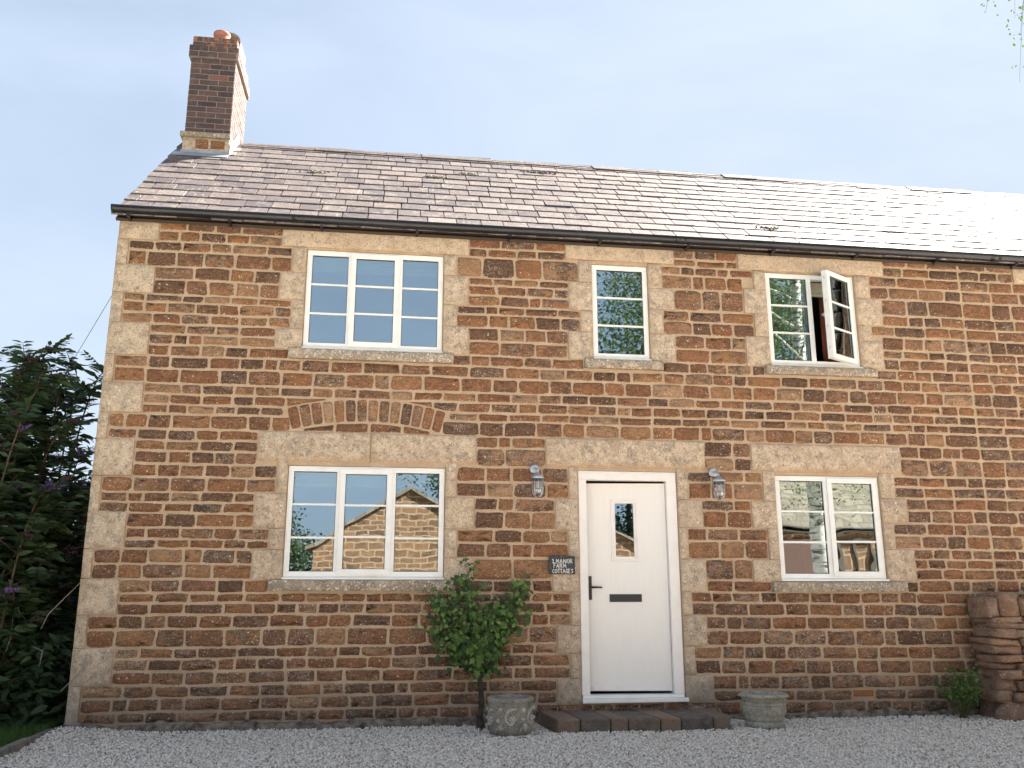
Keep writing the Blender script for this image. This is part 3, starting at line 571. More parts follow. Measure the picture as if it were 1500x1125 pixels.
# ---- limestone dressings
def block(mb, x0, x1, z0, z1, yf=-.017, yb=.15, gap=.0012, r=None, g=0., bottom_chamfer=0):
    x0 += gap; x1 -= gap; z0 += gap; z1 -= gap; r = random.random() if r is None else r; ch = .0045
    nx = max(2, int((x1-x0)/.05)); nz = max(2, int((z1-z0)/.05)); sd_ = random.random()*40; off = random.uniform(-.0025, .0025)
    us = [x0, x0+ch]+[x0+ch+(x1-x0-2*ch)*i/nx for i in range(1, nx)]+[x1-ch, x1]; vs = [z0, z0+ch]+[z0+ch+(z1-z0-2*ch)*i/nz for i in range(1, nz)]+[z1-ch, z1]
    I = []
    for j, z in enumerate(vs):
        row = []
        for i, x in enumerate(us):
            edge = i in (0, len(us)-1) or j in (0, len(vs)-1)
            y = yf+off+(ch*.9 if edge else .0045*mnoise.noise((x*7, z*7, sd_)))
            if bottom_chamfer and z < z0+bottom_chamfer: y += (z0+bottom_chamfer-z)*.45
            e = .003*mnoise.noise((x*20, z*20, sd_)) if edge else 0; ed_ = 0 if edge else (.25 if i in (1, len(us)-2) or j in (1, len(vs)-2) else 1)
            row.append(mb.vert((x+e, y, z+e), (r, g if not (bottom_chamfer and z < z0+bottom_chamfer) else 1, ed_)))
        I.append(row)
    for j in range(len(vs)-1):
        for i in range(len(us)-1): mb.face((I[j][i], I[j][i+1], I[j+1][i+1], I[j+1][i]), 0, True)
    c = [mb.vert(p, (r, g, 1)) for p in ((x0, yb, z0), (x1, yb, z0), (x1, yb, z1), (x0, yb, z1))]
    mb.face(I[0][::-1]+[c[0], c[1]]); mb.face(I[-1]+[c[2], c[3]]); mb.face([I[j][0] for j in range(len(vs))]+[c[3], c[0]]); mb.face([I[j][-1] for j in range(len(vs)-1, -1, -1)]+[c[1], c[2]]); mb.face((c[0], c[3], c[2], c[1]))
b = MB()
for (x0, x1, z0, z1) in quo: block(b, x0, x1, z0, z1, yf=-.018, yb=(.30 if x1 > -3.5 else .18), g=.0)
for v in range(len(b.v)):
    if abs(b.v[v][0]-HX0) < .02: b.v[v] = (b.v[v][0]-.012, b.v[v][1], b.v[v][2])
b.build('corner_quoin', M['lime'], cot)
for k, (jl, jr) in J.items():
    for side, cells in (('l', jl), ('r', jr)):
        b = MB()
        for (x0, x1, z0, z1) in cells: block(b, x0, x1, z0, z1, r=random.random())
        b.build('jamb', M['lime'], cot)
for k, q in LINT.items():
    b = MB()
    if k == 'LL': block(b, q[0], -1.25, q[2], q[3], r=.25, yf=-.02, bottom_chamfer=.055); block(b, -1.25, q[1], q[2], q[3], r=.3, yf=-.02, bottom_chamfer=.055, gap=.002)
    elif k in ('DR', 'BR'): block(b, *q, r=.2, yf=-.02, bottom_chamfer=.045)
    else: block(b, *q, r=.3, yf=-.02)
    o = b.build('lintel', M['lime'] if k in ('LL', 'DR', 'BR') else M['lime_new'], cot)
b = MB(); block(b, *NEIGH, r=.3, yf=-.02); b.build('lintel', M['lime_new'], cot)
b = MB(); I = []; nxf = 260
for i in range(nxf+1):
    x = HX0-.02+(5.0-HX0)*i/nxf; hgt = -.012+.05*mnoise.noise((x*2.3, 0, 1))+.035*mnoise.noise((x*8, 3, 1))+.012*random.random(); dp = .022+.03*mnoise.noise((x*3.1, 5, 2))+.02*mnoise.noise((x*11, 5, 2))+.008*random.random()
    if .2 < x < 2.05: hgt += .05
    rr = random.random() if i % 7 == 0 else I and rr
    I.append([b.vert(p, (rr if rr else .5, .6, 1)) for p in ((x, .01, hgt+.012), (x, -dp*.55-.012, hgt+.004*random.random()), (x, -dp-.016, hgt*.4-.02+.006*random.random()), (x, -dp-.02, -.13))])
for A_, B_ in zip(I, I[1:]):
    for j in range(3): b.face((A_[j], A_[j+1], B_[j+1], B_[j]), 0, True)
b.build('footing', M['foot'], cot)
# plain mortar fillets between frame and dressings are the wall's own reveal

# ---- windows
def bar(mb, x0, x1, z0, z1, y0, y1, m=0): mb.box(x0, x1, y0, y1, z0, z1, m)
def ring(mb, x0, x1, z0, z1, w, y0, y1, wb=None, m=0):
    wb = wb or w
    bar(mb, x0, x1, z1-w, z1, y0, y1, m); bar(mb, x0, x1, z0, z0+wb, y0, y1, m); bar(mb, x0, x0+w, z0+wb, z1-w, y0, y1, m); bar(mb, x1-w, x1, z0+wb, z1-w, y0, y1, m)
def pane(parent, x0, x1, z0, z1, y, bars=2, wavy=False, tf=None):
    tf = tf or (lambda p: p)
    g_ = MB(); g_.obox(tf((x0, y+.006, z0)), Vector(tf((x1, y+.006, z0)))-Vector(tf((x0, y+.006, z0))), Vector(tf((x0, y+.010, z0)))-Vector(tf((x0, y+.006, z0))), (0, 0, z1-z0))
    po = g_.build('pane', M['glassw'] if wavy else M['glass'], parent)
    def bx(mb, a0, a1, b0, b1, c0, c1):
        o = Vector(tf((a0, b0, c0))); mb.obox(o, Vector(tf((a1, b0, c0)))-o, Vector(tf((a0, b1, c0)))-o, (0, 0, c1-c0))
    for i in range(bars):
        q = MB(); z = z0+(z1-z0)*(i+1)/(bars+1); bx(q, x0, x1, y-.004, y+.004, z-.009, z+.009); q.build('glazing_bar', M['upvc'], parent)
    q = MB()
    for (a0, a1, c0, c1) in ((x0, x1, z1-.005, z1), (x0, x1, z0, z0+.005), (x0, x0+.005, z0, z1), (x1-.005, x1, z0, z1)): bx(q, a0, a1, y-.001, y+.0055, c0, c1)
    q.build('gasket', M['gask'], parent)
def window(key, lay, lab=None):
    x0, x1, z0, z1 = OPEN[key]; f = MB(); fy0, fy1 = .012, .075; zc_ = z0+.022
    fr, bt = .05, .052
    b_ = MB(); ring(b_, x0+.003, x1-.003, zc_, z1-.003, fr, fy0, fy1, wb=bt)
    # projecting white cill
    b_.box(x0-.003, x1+.003, -.028, fy1, z0+.001, zc_-.0005)
    mull = [l for l in lay if l[0] == 'm']
    for _, a, c in mull: bar(b_, x0+a, x0+c, zc_+bt, z1-.003-fr, fy0+.001, fy1-.001)
    w = b_.build('window', M['upvc'], cot, bevel=.004)
    if lab: w['label'] = lab
    for l in lay:
        if l[0] == 'p': pane(w, x0+l[1], x0+l[2], zc_+bt+.001, z1-.003-fr-.001, fy0+.016, wavy=len(l) > 3)
        if l[0] == 's':
            sx0, sx1 = x0+l[1], x0+l[2]; s_ = MB(); ring(s_, sx0, sx1, zc_+.022, z1-.022, .052, -.008, .05); so = s_.build('sash', M['upvc'], w, bevel=.005)
            gx0, gx1, gz0, gz1 = sx0+.052, sx1-.052, zc_+.074, z1-.074
            g_ = MB(); g_.box(gx0, gx1, .014, .018, gz0, gz1); g_.build('pane', M['glassw'] if len(l) > 3 else M['glass'], w)
            for i in (1, 2): q = MB(); q.box(gx0, gx1, .004, .012, gz0+(gz1-gz0)*i/3-.009, gz0+(gz1-gz0)*i/3+.009); q.build('glazing_bar', M['upvc'], w)
            q = MB(); ring(q, gx0, gx1, gz0, gz1, .005, .006, .0135); q.build('gasket', M['gask'], w)
    s_ = MB(); q = SILL[key]
    block(s_, q[0], q[1], q[2], q[3], yf=-.055, yb=.10, gap=.001); s_.build('sill', M['sill'], w)
    return w
window('UL', [('p', .052, .402), ('m', .402, .438), ('s', .428, .905), ('m', .896, .935), ('p', .935, 1.288)], 'upper three-light casement window reflecting blue sky')
window('LL', [('p', .052, .444), ('m', .444, .482), ('s', .474, .958), ('m', .95, .99), ('p', .99, 1.397)], 'lower three-light casement window reflecting a stone gable')
window('UM', [('p', .052, .536)], 'narrow single-light window')
window('BR', [('p', .052, .512), ('m', .512, .555), ('s', .548, 1.077, 1)], 'two-light casement window right of the door')
# upper right window: one fixed light and one casement standing open
wr = window('UR', [('p', .052, .462), ('m', .462, .512)], 'two-light casement window with its right casement standing open')
hx, hy = OPEN['UR'][1]-.035, -.005; th = math.radians(31); z0_, z1_ = OPEN['UR'][2]+.05, OPEN['UR'][3]-.03; sw = .455
ca, sa = math.cos(th), math.sin(th)
def tf(p):  # local: x from free edge 0..sw at hinge, y depth inward
    u = sw-p[0]; return (hx-u*ca+p[1]*(-sa)*(-1)*-1, hy-u*sa+p[1]*ca, p[2]) if False else (hx-u*ca-p[1]*sa, hy-u*sa+p[1]*ca, p[2])
s_ = MB()
def tb(mb, a0, a1, b0, b1, c0, c1, m=0):
    o = Vector(tf((a0, b0, c0))); mb.obox(o, Vector(tf((a1, b0, c0)))-o, Vector(tf((a0, b1, c0)))-o, (0, 0, c1-c0), m)
for (a0, a1, c0, c1) in ((0, sw, z1_-.052, z1_), (0, sw, z0_, z0_+.052), (0, .052, z0_+.052, z1_-.052), (sw-.052, sw, z0_+.052, z1_-.052)): tb(s_, a0, a1, 0, .058, c0, c1)
tb(s_, -.0, .012, .058, .066, z0_, z1_)
so = s_.build('open_sash', M['upvc'], wr, bevel=.004)
pane(wr, .052, sw-.052, z0_+.052, z1_-.052, .012, 2, True, tf)
s_ = MB()
for z in (z0_+.1, z0_+.33, z0_+.6, z0_+.85): tb(s_, -.004, 0, .03, .04, z, z+.03)
tb(s_, -.0, .02, .066, .078, (z0_+z1_)/2-.02, (z0_+z1_)/2+.02); tb(s_, -.01, .105, .078, .092, (z0_+z1_)/2-.01, (z0_+z1_)/2+.01)
s_.build('handle', M['galv'], wr)

# ---- door
dx0, dx1, dz0, dz1 = OPEN['DR']
b = MB()
bar(b, dx0+.004, dx1-.004, dz1-.088, dz1-.003, .004, .10); bar(b, dx0+.004, dx0+.082, .172, dz1-.088, .004, .10); bar(b, dx1-.104, dx1-.004, .172, dz1-.088, .004, .10)
bar(b, dx0+.016, dx1-.016, dz1-.03, dz1-.018, -.004, .004)
dfr = b.build('door_frame', M['doorw'], cot, bevel=.005)
b = MB(); b.box(dx0-.002, dx1+.012, -.06, .12, .108, .142); b.box(dx0+.01, dx1-.01, -.005, .12, .143, .171); b.build('threshold', M['upvc'], dfr, bevel=.004)
hx2, hy2 = dx1-.108, .052; th2 = math.radians(6.5); dw = .772; c2, s2 = math.cos(th2), math.sin(th2)
def td(u, y, z): w_ = dw-u; return (hx2-w_*c2-y*s2*-1*0+y*s2*0, hy2+w_*s2+y*c2, z)
def dbox(mb, a0, a1, b0, b1, c0, c1, m=0):
    o = Vector(td(a0, b0, c0)); mb.obox(o, Vector(td(a1, b0, c0))-o, Vector(td(a0, b1, c0))-o, (0, 0, c1-c0), m)
DZ0, DZ1 = .195, 2.130; wx0, wx1, wz0, wz1 = .258, .478, 1.402, 1.955
b = MB()
dbox(b, 0, wx0, 0, .046, DZ0, DZ1); dbox(b, wx1, dw, 0, .046, DZ0, DZ1); dbox(b, wx0, wx1, 0, .046, DZ0, wz0); dbox(b, wx0, wx1, 0, .046, wz1, DZ1)
door = b.build('door', M['doorl'], cot)
b = MB()
for (a0, a1, c0, c1) in ((wx0-.022, wx1+.022, wz1, wz1+.022), (wx0-.022, wx1+.022, wz0-.022, wz0), (wx0-.022, wx0, wz0, wz1), (wx1, wx1+.022, wz0, wz1)): dbox(b, a0, a1, -.011, .0, c0, c1)
for (a0, a1, c0, c1) in ((wx0, wx1, wz1-.02, wz1), (wx0, wx1, wz0, wz0+.02), (wx0, wx0+.02, wz0+.02, wz1-.02), (wx1-.02, wx1, wz0+.02, wz1-.02)): dbox(b, a0, a1, -.003, .02, c0, c1)
b.build('glazing_trim', M['doorw'], door, bevel=.003)
b = MB(); dbox(b, .02, dw-.02, -.010, -.0005, DZ0+.006, DZ0+.042); b.build('weather_bar', M['doorw'], door, bevel=.003)
b = MB(); dbox(b, wx0+.02, wx1-.02, .010, .014, wz0+.02, wz1-.02); b.build('pane', M['glass'], door)
b = MB(); dbox(b, .205, .512, -.010, 0, 1.0, 1.072); dbox(b, .213, .504, -.014, -.010, 1.010, 1.060); b.build('letter_plate', M['blackm'], door, bevel=.003)
b = MB(); dbox(b, .008, .036, -.008, 0, 1.02, 1.24); b.tube([td(.022, -.008, 1.135), td(.022, -.05, 1.135)], .009); b.tube([td(.022, -.05, 1.135), td(.06, -.054, 1.136), td(.125, -.048, 1.134)], [.010, .009, .007]); b.build('handle', M['blackm'], door)

# ---- air brick
b = MB(); b.box(3.372, 3.59, -.004, .02, .118, .184); ab = b.build('air_brick', M['airb'], cot)
b = MB()
for j in range(3):
    for i in range(9): b.box(3.383+i*.0225, 3.396+i*.0225, -.0065, -.0041, .126+j*.019, .137+j*.019)
b.build('air_hole_patch', M['dark'], ab)  # dark boxes on the brick face, standing in for shade in its holes

# ---- interior
b = MB()
def wallq(P): b.face([b.vert(p) for p in P])
X0, X1, Y0, Y1 = HX0+.3, HX1-.3, .325, 4.3
for z in (.08, 2.62, 2.85, 4.58): wallq(((X0, Y0, z), (X1, Y0, z), (X1, Y1, z), (X0, Y1, z)))
wallq(((X0, Y1, 0), (X1, Y1, 0), (X1, Y1, 4.6), (X0, Y1, 4.6)))
for x in (X0, .15, 2.1, 5.2, X1): wallq(((x, Y0, 0), (x, Y1, 0), (x, Y1, 4.6), (x, Y0, 4.6)))
b.build('interior_wall', M['plaster'], cot)

# ---- roof: slates
PA = math.atan(.8635); cs, sn = math.cos(PA), math.sin(PA)
def RP(x, s, n): return (x, -.085+s*cs-n*sn, 4.598+s*sn+n*cs)
SL = 2.385/cs
b = MB(); RX0, RX1 = -3.765, 9.75
b.obox(RP(RX0+.03, .02, -.075), (RX1-RX0-.05, 0, 0), Vector(RP(0, SL, -.075))-Vector(RP(0, .02, -.075)), (0, -.03*sn, .03*cs), 1)
b.obox((RX0+.03, 4.68, 4.53), (RX1-RX0-.05, 0, 0), (0, -2.39, 2.065), (0, .02, .05), 0)
ex = .228; nr = int(SL/ex)+1
for r in range(-0, nr+1):
    s0 = r*ex-.03 if r else -.03; x = RX0+(0 if r % 2 else -.13)*1+random.uniform(0, .02); ln = ex*1.7
    if s0 > SL-.05: break
    while x < RX1:
        w = random.uniform(.215, .315); x1 = x+w; xa, xb = max(x, RX0+random.uniform(-.006, .006)), min(x1, RX1)
        if xb-xa > .05:
            lift = .021+random.uniform(-.002, .003); rt_ = random.uniform(-.002, .002); sl = s0+random.uniform(-.005, .005); top = min(sl+ln, SL); th_ = random.uniform(.015, .020)
            if random.random() < .02: sl -= .018
            if random.random() < .025: lift += .003
            g0 = random.uniform(.003, .0075); c_ = random.random(); gg = random.random()
            e0 = random.uniform(-.004, .004); e1 = random.uniform(-.004, .004)
            P = [RP(xa+g0, sl+e0, lift-th_), RP(xb-g0, sl+e1, lift-th_+rt_), RP(xb-g0, top, -.002), RP(xa+g0, top, -.002), RP(xa+g0, sl+e0, lift), RP(xb-g0, sl+e1, lift+rt_), RP(xb-g0, top, .006), RP(xa+g0, top, .006)]
            i = [b.vert(p, (c_, gg, 1)) for p in P]
            for q in ((0, 1, 5, 4), (1, 2, 6, 5), (2, 3, 7, 6), (3, 0, 4, 7), (4, 5, 6, 7), (3, 2, 1, 0)): b.face([i[k] for k in q])
        x = x1
roof = b.build('roof', [M['slate'], M['wood']], cot)
b = MB(); x = -3.05; 
while x < RX1:   # angled ridge tiles
    x1 = x+.455; c_ = random.random()*.6; dz = random.uniform(-.004, .006); yr, zr = 2.3, 6.672+dz
    for sgn in (-1, 1):
        b.obox((x+.004, yr, zr), (x1-x-.002, 0, random.uniform(-.003, .003)), (0, sgn*.135, -.135*.80), (0, -sgn*.012*0, .016), 0, (c_, .8, 1))
    x = x1
b.build('ridge_tile', M['slate'], roof)
b = MB()   # mortar under the ridge and moss and twig debris
b.box(-3.05, RX1, 2.215, 2.385, 6.575, 6.625)
b.build('ridge_mortar', M['bmort'], roof)
for (px, s0, wd) in ((-2.02, 1.93, .16), (-.62, 2.07, .17), (-.22, 2.32, .11), (.72, 2.62, .22), (3.1, .72, .14)):
    b = MB()
    for i in range(int(wd*170)):
        c_ = RP(px+random.gauss(0, wd*.45), s0+random.gauss(0, .025), .024)
        b.blob(c_, (random.uniform(.008, .022), random.uniform(.008, .016), random.uniform(.005, .013)), n=6, k=4, a=(random.random(), 0, 1))
    b.build('moss_clump', M['dry'] if px < 0 else M['kerb'], roof)

# ---- chimney
CX0, CX1, CY0, CY1 = -3.645, -3.118, 1.80, 2.68
def brick_band(mb, x0, x1, y0, y1, z0, z1, rows, off=0):
    h = (z1-z0)/rows; g_ = .0058
    mb.box(x0+.0025, x1-.0025, y0+.0025, y1-.0025, z0, z1, 1)
    for r in range(rows):
        za, zb = z0+r*h+g_, z0+(r+1)*h-g_
        for ax in (0, 1):
            L0, L1 = (x0, x1) if ax == 0 else (y0, y1)
            w = .226; st = L0-(.11 if (r+off+ax) % 2 else 0)
            while st < L1-.01:
                a0, a1 = max(st, L0)+g_, min(st+w, L1)-g_
                if a1-a0 > .03:
                    for side in (0, 1):
                        c_ = min(1, max(0, random.gauss(.38, .22))); d = random.uniform(0, .003)
                        if ax == 0: yy = (y0-d, y0+.06) if side == 0 else (y1-.06, y1+d); mb.box(a0, a1, yy[0], yy[1], za, zb, 0, (c_, 0, 1))
                        else: xx = (x0-d-.001, x0+.05) if side == 0 else (x1-.05, x1+d+.001); mb.box(xx[0], xx[1], a0, a1, za, zb, 0, (c_, 0, 1))
                st += w
b = MB()
brick_band(b, CX0, CX1, CY0, CY1, 6.50, 7.53, 14)
brick_band(b, CX0-.03, CX1+.03, CY0-.03, CY1+.03, 7.53, 7.69, 2, 1)
brick_band(b, CX0, CX1, CY0, CY1, 7.69, 7.83, 2)
ch = b.build('chimney', [M['brick'], M['bmort']], cot)
b = MB(); b.box(CX0+.03, CX1-.03, CY0+.03, CY1-.03, 7.83, 7.85); b.build('flaunching', M['bmort'], ch)
b = MB()
block(b, CX0-.012, CX1+.01, 6.15, 6.44, yf=CY0-.02, yb=CY1, r=.4)
b.build('chimney_base', M['lime'], ch)
stV2 = MB()
for (x0, x1, z0, z1) in ((-3.50, -3.355, 6.292, 6.42), (-3.33, -3.165, 6.30, 6.405)):
    stV2.box(x0, x1, CY0-.028, CY0, z0, z1, a=(random.uniform(.4, .7), .2, 1), jit=.006)
stV2.build('chimney_stone', M['stone_raw'], ch, bevel=.008)
b = MB(); block(b, CX0-.04, CX1+.015, 6.44, 6.50, yf=CY0-.05, yb=CY1+.03, gap=0, r=.3); b.build('chimney_ledge', M['sill'], ch)
b = MB(); b.lathe([(.102, 0), (.106, .02), (.100, .03), (.094, .13), (.098, .15), (.105, .16), (.105, .185), (.088, .188), (.085, .02)], (-3.355, 2.02, 7.84), 28); b.build('chimney_pot', M['terra'], ch)
b = MB(); n = 12   # half-round tile capping the rear flue
A_, B_ = [], []
for i in range(n+1):
    t = PI*i/n
    for (lst, y) in ((A_, 2.08), (B_, 2.50)): lst.append((b.vert((-3.26-.125*math.cos(t), y, 7.98+.13*math.sin(t))), b.vert((-3.26-.108*math.cos(t), y, 7.98+.113*math.sin(t)))))
for i in range(n):
    b.face((A_[i][0], A_[i+1][0], B_[i+1][0], B_[i][0]), 0, True); b.face((A_[i][1], B_[i][1], B_[i+1][1], A_[i+1][1]), 0, True); b.face((A_[i][0], A_[i][1], A_[i+1][1], A_[i+1][0])); b.face((B_[i][0], B_[i+1][0], B_[i+1][1], B_[i][1]))
b.box(-3.385, -3.365, 2.1, 2.48, 7.85, 7.98); b.box(-3.155, -3.135, 2.1, 2.48, 7.85, 7.98); b.build('flue_cap', M['cast1'], ch)
b = MB()  # lead apron in front, stepped lead on the sunny side
s1 = (CY0-.02+.085)/cs
b.obox(RP(CX0-.09, s1-.14, .024), (CX1-CX0+.11, 0, 0), Vector(RP(0, .155, 0))-Vector(RP(0, 0, 0)), (0, -.003, .004)); b.box(CX0-.02, CX1+.02, CY0-.030, CY0-.0215, RP(0, s1, 0)[2]-.03, RP(0, s1, 0)[2]+.06)
b.build('lead_apron', M['lead'], ch)
b = MB()
for i in range(4):
    y0 = CY0+.0+i*.125; z0 = 4.672+.8635*y0; b.obox((CX1+.017, y0-.02, z0-.03), (.004, 0, 0), (0, .14, .14*.8635), (0, 0, .17))
b.build('lead_soaker', M['leadw'], ch)

# ---- gutter
b = MB(); GX0, GX1, GY, GZ, GR = -3.715, 9.8, -.105, 4.652, .064; n = 10
prev = None
for x in [GX0]+[GX0+(GX1-GX0)*i/30 for i in range(1, 31)]:
    dz = .004*mnoise.noise((x*.7, 0, 0)); R_ = [b.vert((x, GY-GR*math.cos(PI*i/n), GZ+dz-GR*math.sin(PI*i/n))) for i in range(n+1)]+[b.vert((x, GY+(GR-.004)*math.cos(PI*i/n), GZ+dz-(GR-.004)*math.sin(PI*i/n))) for i in range(n+1)]
    if prev:
        for i in range(2*n+2): j = (i+1) % (2*n+2); b.face((prev[i], R_[i], R_[j], prev[j]), 0, True)
    else: b.face(R_[::-1])
    prev = R_
b.box(GX0, GX1, GY-GR-.006, GY-GR+.002, GZ-.012, GZ+.004)
gut = b.build('gutter', M['black'], cot)
def half_cap(name, x0, x1, R_):
    q = MB(); A_ = [[q.vert((x, GY-R_*math.cos(PI*i/n), GZ-R_*math.sin(PI*i/n)+(.006 if i in (0, n) else 0))) for i in range(n+1)] for x in (x0, x1)]
    for i in range(n): q.face((A_[0][i], A_[1][i], A_[1][i+1], A_[0][i+1]), 0, True)
    q.face(A_[0]); q.face(A_[1][::-1]); q.face((A_[0][0], A_[0][n], A_[1][n], A_[1][0])); return q.build(name, M['black'], gut)
half_cap('end_cap', GX0-.035, GX0+.02, .066)
for x in (-2.02, 1.83, 5.38, 8.6): half_cap('gutter_union', x-.06, x+.06, .065)
for i in range(14):
    x = -3.60+i*.93+(.0 if i < 2 else -.06); q = MB(); q.box(x-.012, x+.012, GY-.03, -.02, GZ-.088, GZ-.055); q.box(x-.012, x+.012, -.03, -.019, GZ-.10, GZ-.02); q.build('bracket', M['black'], gut)
b = MB(); b.box(HX0-.04, HX1, -.030, .08, 4.612, 4.66); b.build('fascia', M['wood'], cot)

# ================================================================== fixtures on the wall
def wall_lamp(x, lab):
    t = thing('wall_lamp', lab, 'wall light', (x, -.02, 2.236), 'galvanised bulkhead lamps beside the door')
    cx, cy = x+.012, -.125
    b = MB(); pl = [(.047, 0), (.047, .012), (.035, .018)]
    R = [[b.vert((x+r*math.cos(2*PI*j/24), -.016-h, 2.236+r*math.sin(2*PI*j/24))) for j in range(24)] for r, h in pl]
    for A_, B_ in zip(R, R[1:]):
        for j in range(24): b.face((A_[j], A_[(j+1) % 24], B_[(j+1) % 24], B_[j]), 0, True)
    b.face(R[-1]); b.build('back_plate', M['galv'], t)
    b = MB(); b.tube([(x, -.03, 2.236), (x, -.07, 2.24), (cx, -.105, 2.228), (cx, cy, 2.205), (cx, cy, 2.168)], .0095, 10); b.build('arm', M['galv'], t)
    b = MB(); b.lathe([(.064, 0), (.066, .006), (.060, .022), (.040, .036), (.022, .045), (.016, .06), (.004, .062)], (cx, cy, 2.132), 28); b.build('hood', M['galv'], t)
    b = MB(); b.lathe([(.006, -.165), (.028, -.155), (.042, -.13), (.047, -.10), (.047, 0)], (cx, cy, 2.132), 24); b.build('glass_jar', M['lampg'], t)
    b = MB()
    for k in range(8):
        a = 2*PI*k/8; r = .053; b.tube([(cx+r*math.cos(a), cy+r*math.sin(a), 2.134), (cx+r*math.cos(a), cy+r*math.sin(a), 2.03), (cx+r*.85*math.cos(a), cy+r*.85*math.sin(a), 1.99), (cx+r*.45*math.cos(a), cy+r*.45*math.sin(a), 1.965), (cx, cy, 1.958)], .0028, 6)
    for z in (2.095, 2.045, 2.0): b.tube([(cx+.054*math.cos(2*PI*j/20)*(1 if z > 2.01 else .93), cy+.054*math.sin(2*PI*j/20)*(1 if z > 2.01 else .93), z) for j in range(21)], .0028, 6, cap=False)
    b.build('cage', M['galv'], t)
    b = MB(); b.blob((cx, cy, 2.075), (.020, .020, .032), jit=0, n=14, k=8); b.build('bulb', M['bulb'], t)
def m_lampg():
    m = bpy.data.materials.new('jar_glass'); m.use_nodes = True; nt = m.node_tree; nt.nodes.remove(nt.nodes['Principled BSDF'])
    tr = N(nt, 'ShaderNodeBsdfTransparent'); tr.inputs[0].default_value = (.9, .9, .88, 1); gl = N(nt, 'ShaderNodeBsdfGlossy'); gl.inputs['Roughness'].default_value = .12
    lw = N(nt, 'ShaderNodeLayerWeight'); lw.inputs[0].default_value = .35; mx = N(nt, 'ShaderNodeMixShader'); L(nt, mth(nt, 'ADD', lw.outputs['Facing'], .12, clamp=True), mx.inputs[0]); L(nt, tr.outputs[0], mx.inputs[1]); L(nt, gl.outputs[0], mx.inputs[2]); L(nt, mx.outputs[0], nt.nodes['Material Output'].inputs[0]); return m
M['lampg'] = m_lampg()
wall_lamp(.311, 'galvanised caged wall lamp left of the white door, above the slate sign')
wall_lamp(2.096, 'galvanised caged wall lamp right of the white door')

# ---- house sign
sg = thing('house_sign', 'small dark slate sign hand painted 1 MANOR FARM COTTAGES beside the door', 'sign', (.563, -.03, 1.336))
b = MB(); b.box(.44, .686, -.040, -.024, 1.254, 1.420, jit=.002); b.build('board', M['plate'], sg, bevel=.002)
GL = {'1': [[(.15, .25), (.55, 0), (.55, 1)], [(.1, 1), (.95, 1)]], 'M': [[(0, 1), (.12, 0), (.5, .7), (.88, 0), (1, 1)]], 'A': [[(0, 1), (.5, 0), (1, 1)], [(.22, .65), (.78, .65)]], 'N': [[(0, 1), (.05, 0), (.95, 1), (1, 0)]],
      'O': [[(.5, 0), (.08, .25), (.05, .7), (.5, 1), (.95, .7), (.92, .25), (.5, 0)]], 'R': [[(0, 1), (.05, 0), (.7, .05), (.85, .28), (.6, .5), (.1, .52)], [(.4, .52), (.95, 1)]], 'F': [[(.1, 1), (.12, 0), (.95, .0)], [(.12, .48), (.75, .45)]],
      'C': [[(.95, .1), (.5, 0), (.08, .3), (.08, .72), (.5, 1), (.95, .9)]], 'T': [[(0, 0), (1, 0)], [(.5, 0), (.5, 1)]], 'G': [[(.95, .12), (.5, 0), (.06, .35), (.1, .8), (.55, 1), (.95, .85), (.95, .55), (.55, .55)]], 'E': [[(.95, 0), (.08, 0), (.08, 1), (.95, 1)], [(.08, .5), (.75, .5)]], 'S': [[(.95, .12), (.45, 0), (.1, .25), (.85, .7), (.5, 1), (.05, .9)]]}
b = MB()
sx = lambda q: .44+(q-200)/945*.246; sz = lambda q: 1.42-(q-250)/665*.166
for txt, xs0, y0, y1 in (('1', [(300, 395)], 355, 490), ('MANOR', [(445, 560), (585, 690), (715, 825), (850, 950), (965, 1055)], 355, 505), ('FARM', [(360, 445), (470, 570), (590, 680), (700, 820)], 525, 675), ('COTTAGES', [(320, 395), (405, 500), (505, 590), (595, 680), (690, 790), (800, 880), (890, 970), (1000, 1080)], 730, 870)):
    for ch_, (u0, u1) in zip(txt, xs0):
        jx = random.uniform(-5, 5); dy = random.uniform(-6, 6); slant = random.uniform(-.05, .05)
        for st in GL[ch_]:
            pts = [(sx(u0+(u1-u0)*(p[0]*.85+.07)+jx), -.0412, sz(y0+dy+(y1-y0)*p[1])) for p in st]
            q = []
            for p0, p1 in zip(pts, pts[1:]):
                d = Vector(p1)-Vector(p0); nn = Vector((-d.z, 0, d.x)).normalized()*.0031; dd = d.normalized()*.0026
                i = [b.vert(v) for v in (Vector(p0)-dd-nn, Vector(p1)+dd-nn, Vector(p1)+dd+nn, Vector(p0)-dd+nn)]; b.face(i); 
b.build('lettering', M['paint'], sg)
b = MB()
for (cx, cz, r, a0, a1) in ((905, 640, 90, .2, 3.2), (960, 600, 60, 3., 5.6), (300, 640, 60, 1.5, 4), (480, 300, 50, 2.5, 6), (800, 300, 70, 3.2, 6.1), (1080, 500, 90, 1.6, 3.6), (640, 300, 40, 3, 6.3)):
    pts = [(sx(cx+r*math.cos(a0+(a1-a0)*i/8)), sz(cz+r*math.sin(a0+(a1-a0)*i/8))) for i in range(9)]
    for p0, p1 in zip(pts, pts[1:]):
        d = Vector((p1[0]-p0[0], p1[1]-p0[1])); nn = Vector((-d.y, d.x)).normalized()*.0014; b.face([b.vert((q_[0], -.0408, q_[1])) for q_ in (Vector(p0)-nn, Vector(p1)-nn, Vector(p1)+nn, Vector(p0)+nn)])
b.build('scroll_pattern', M['paintg'], sg)

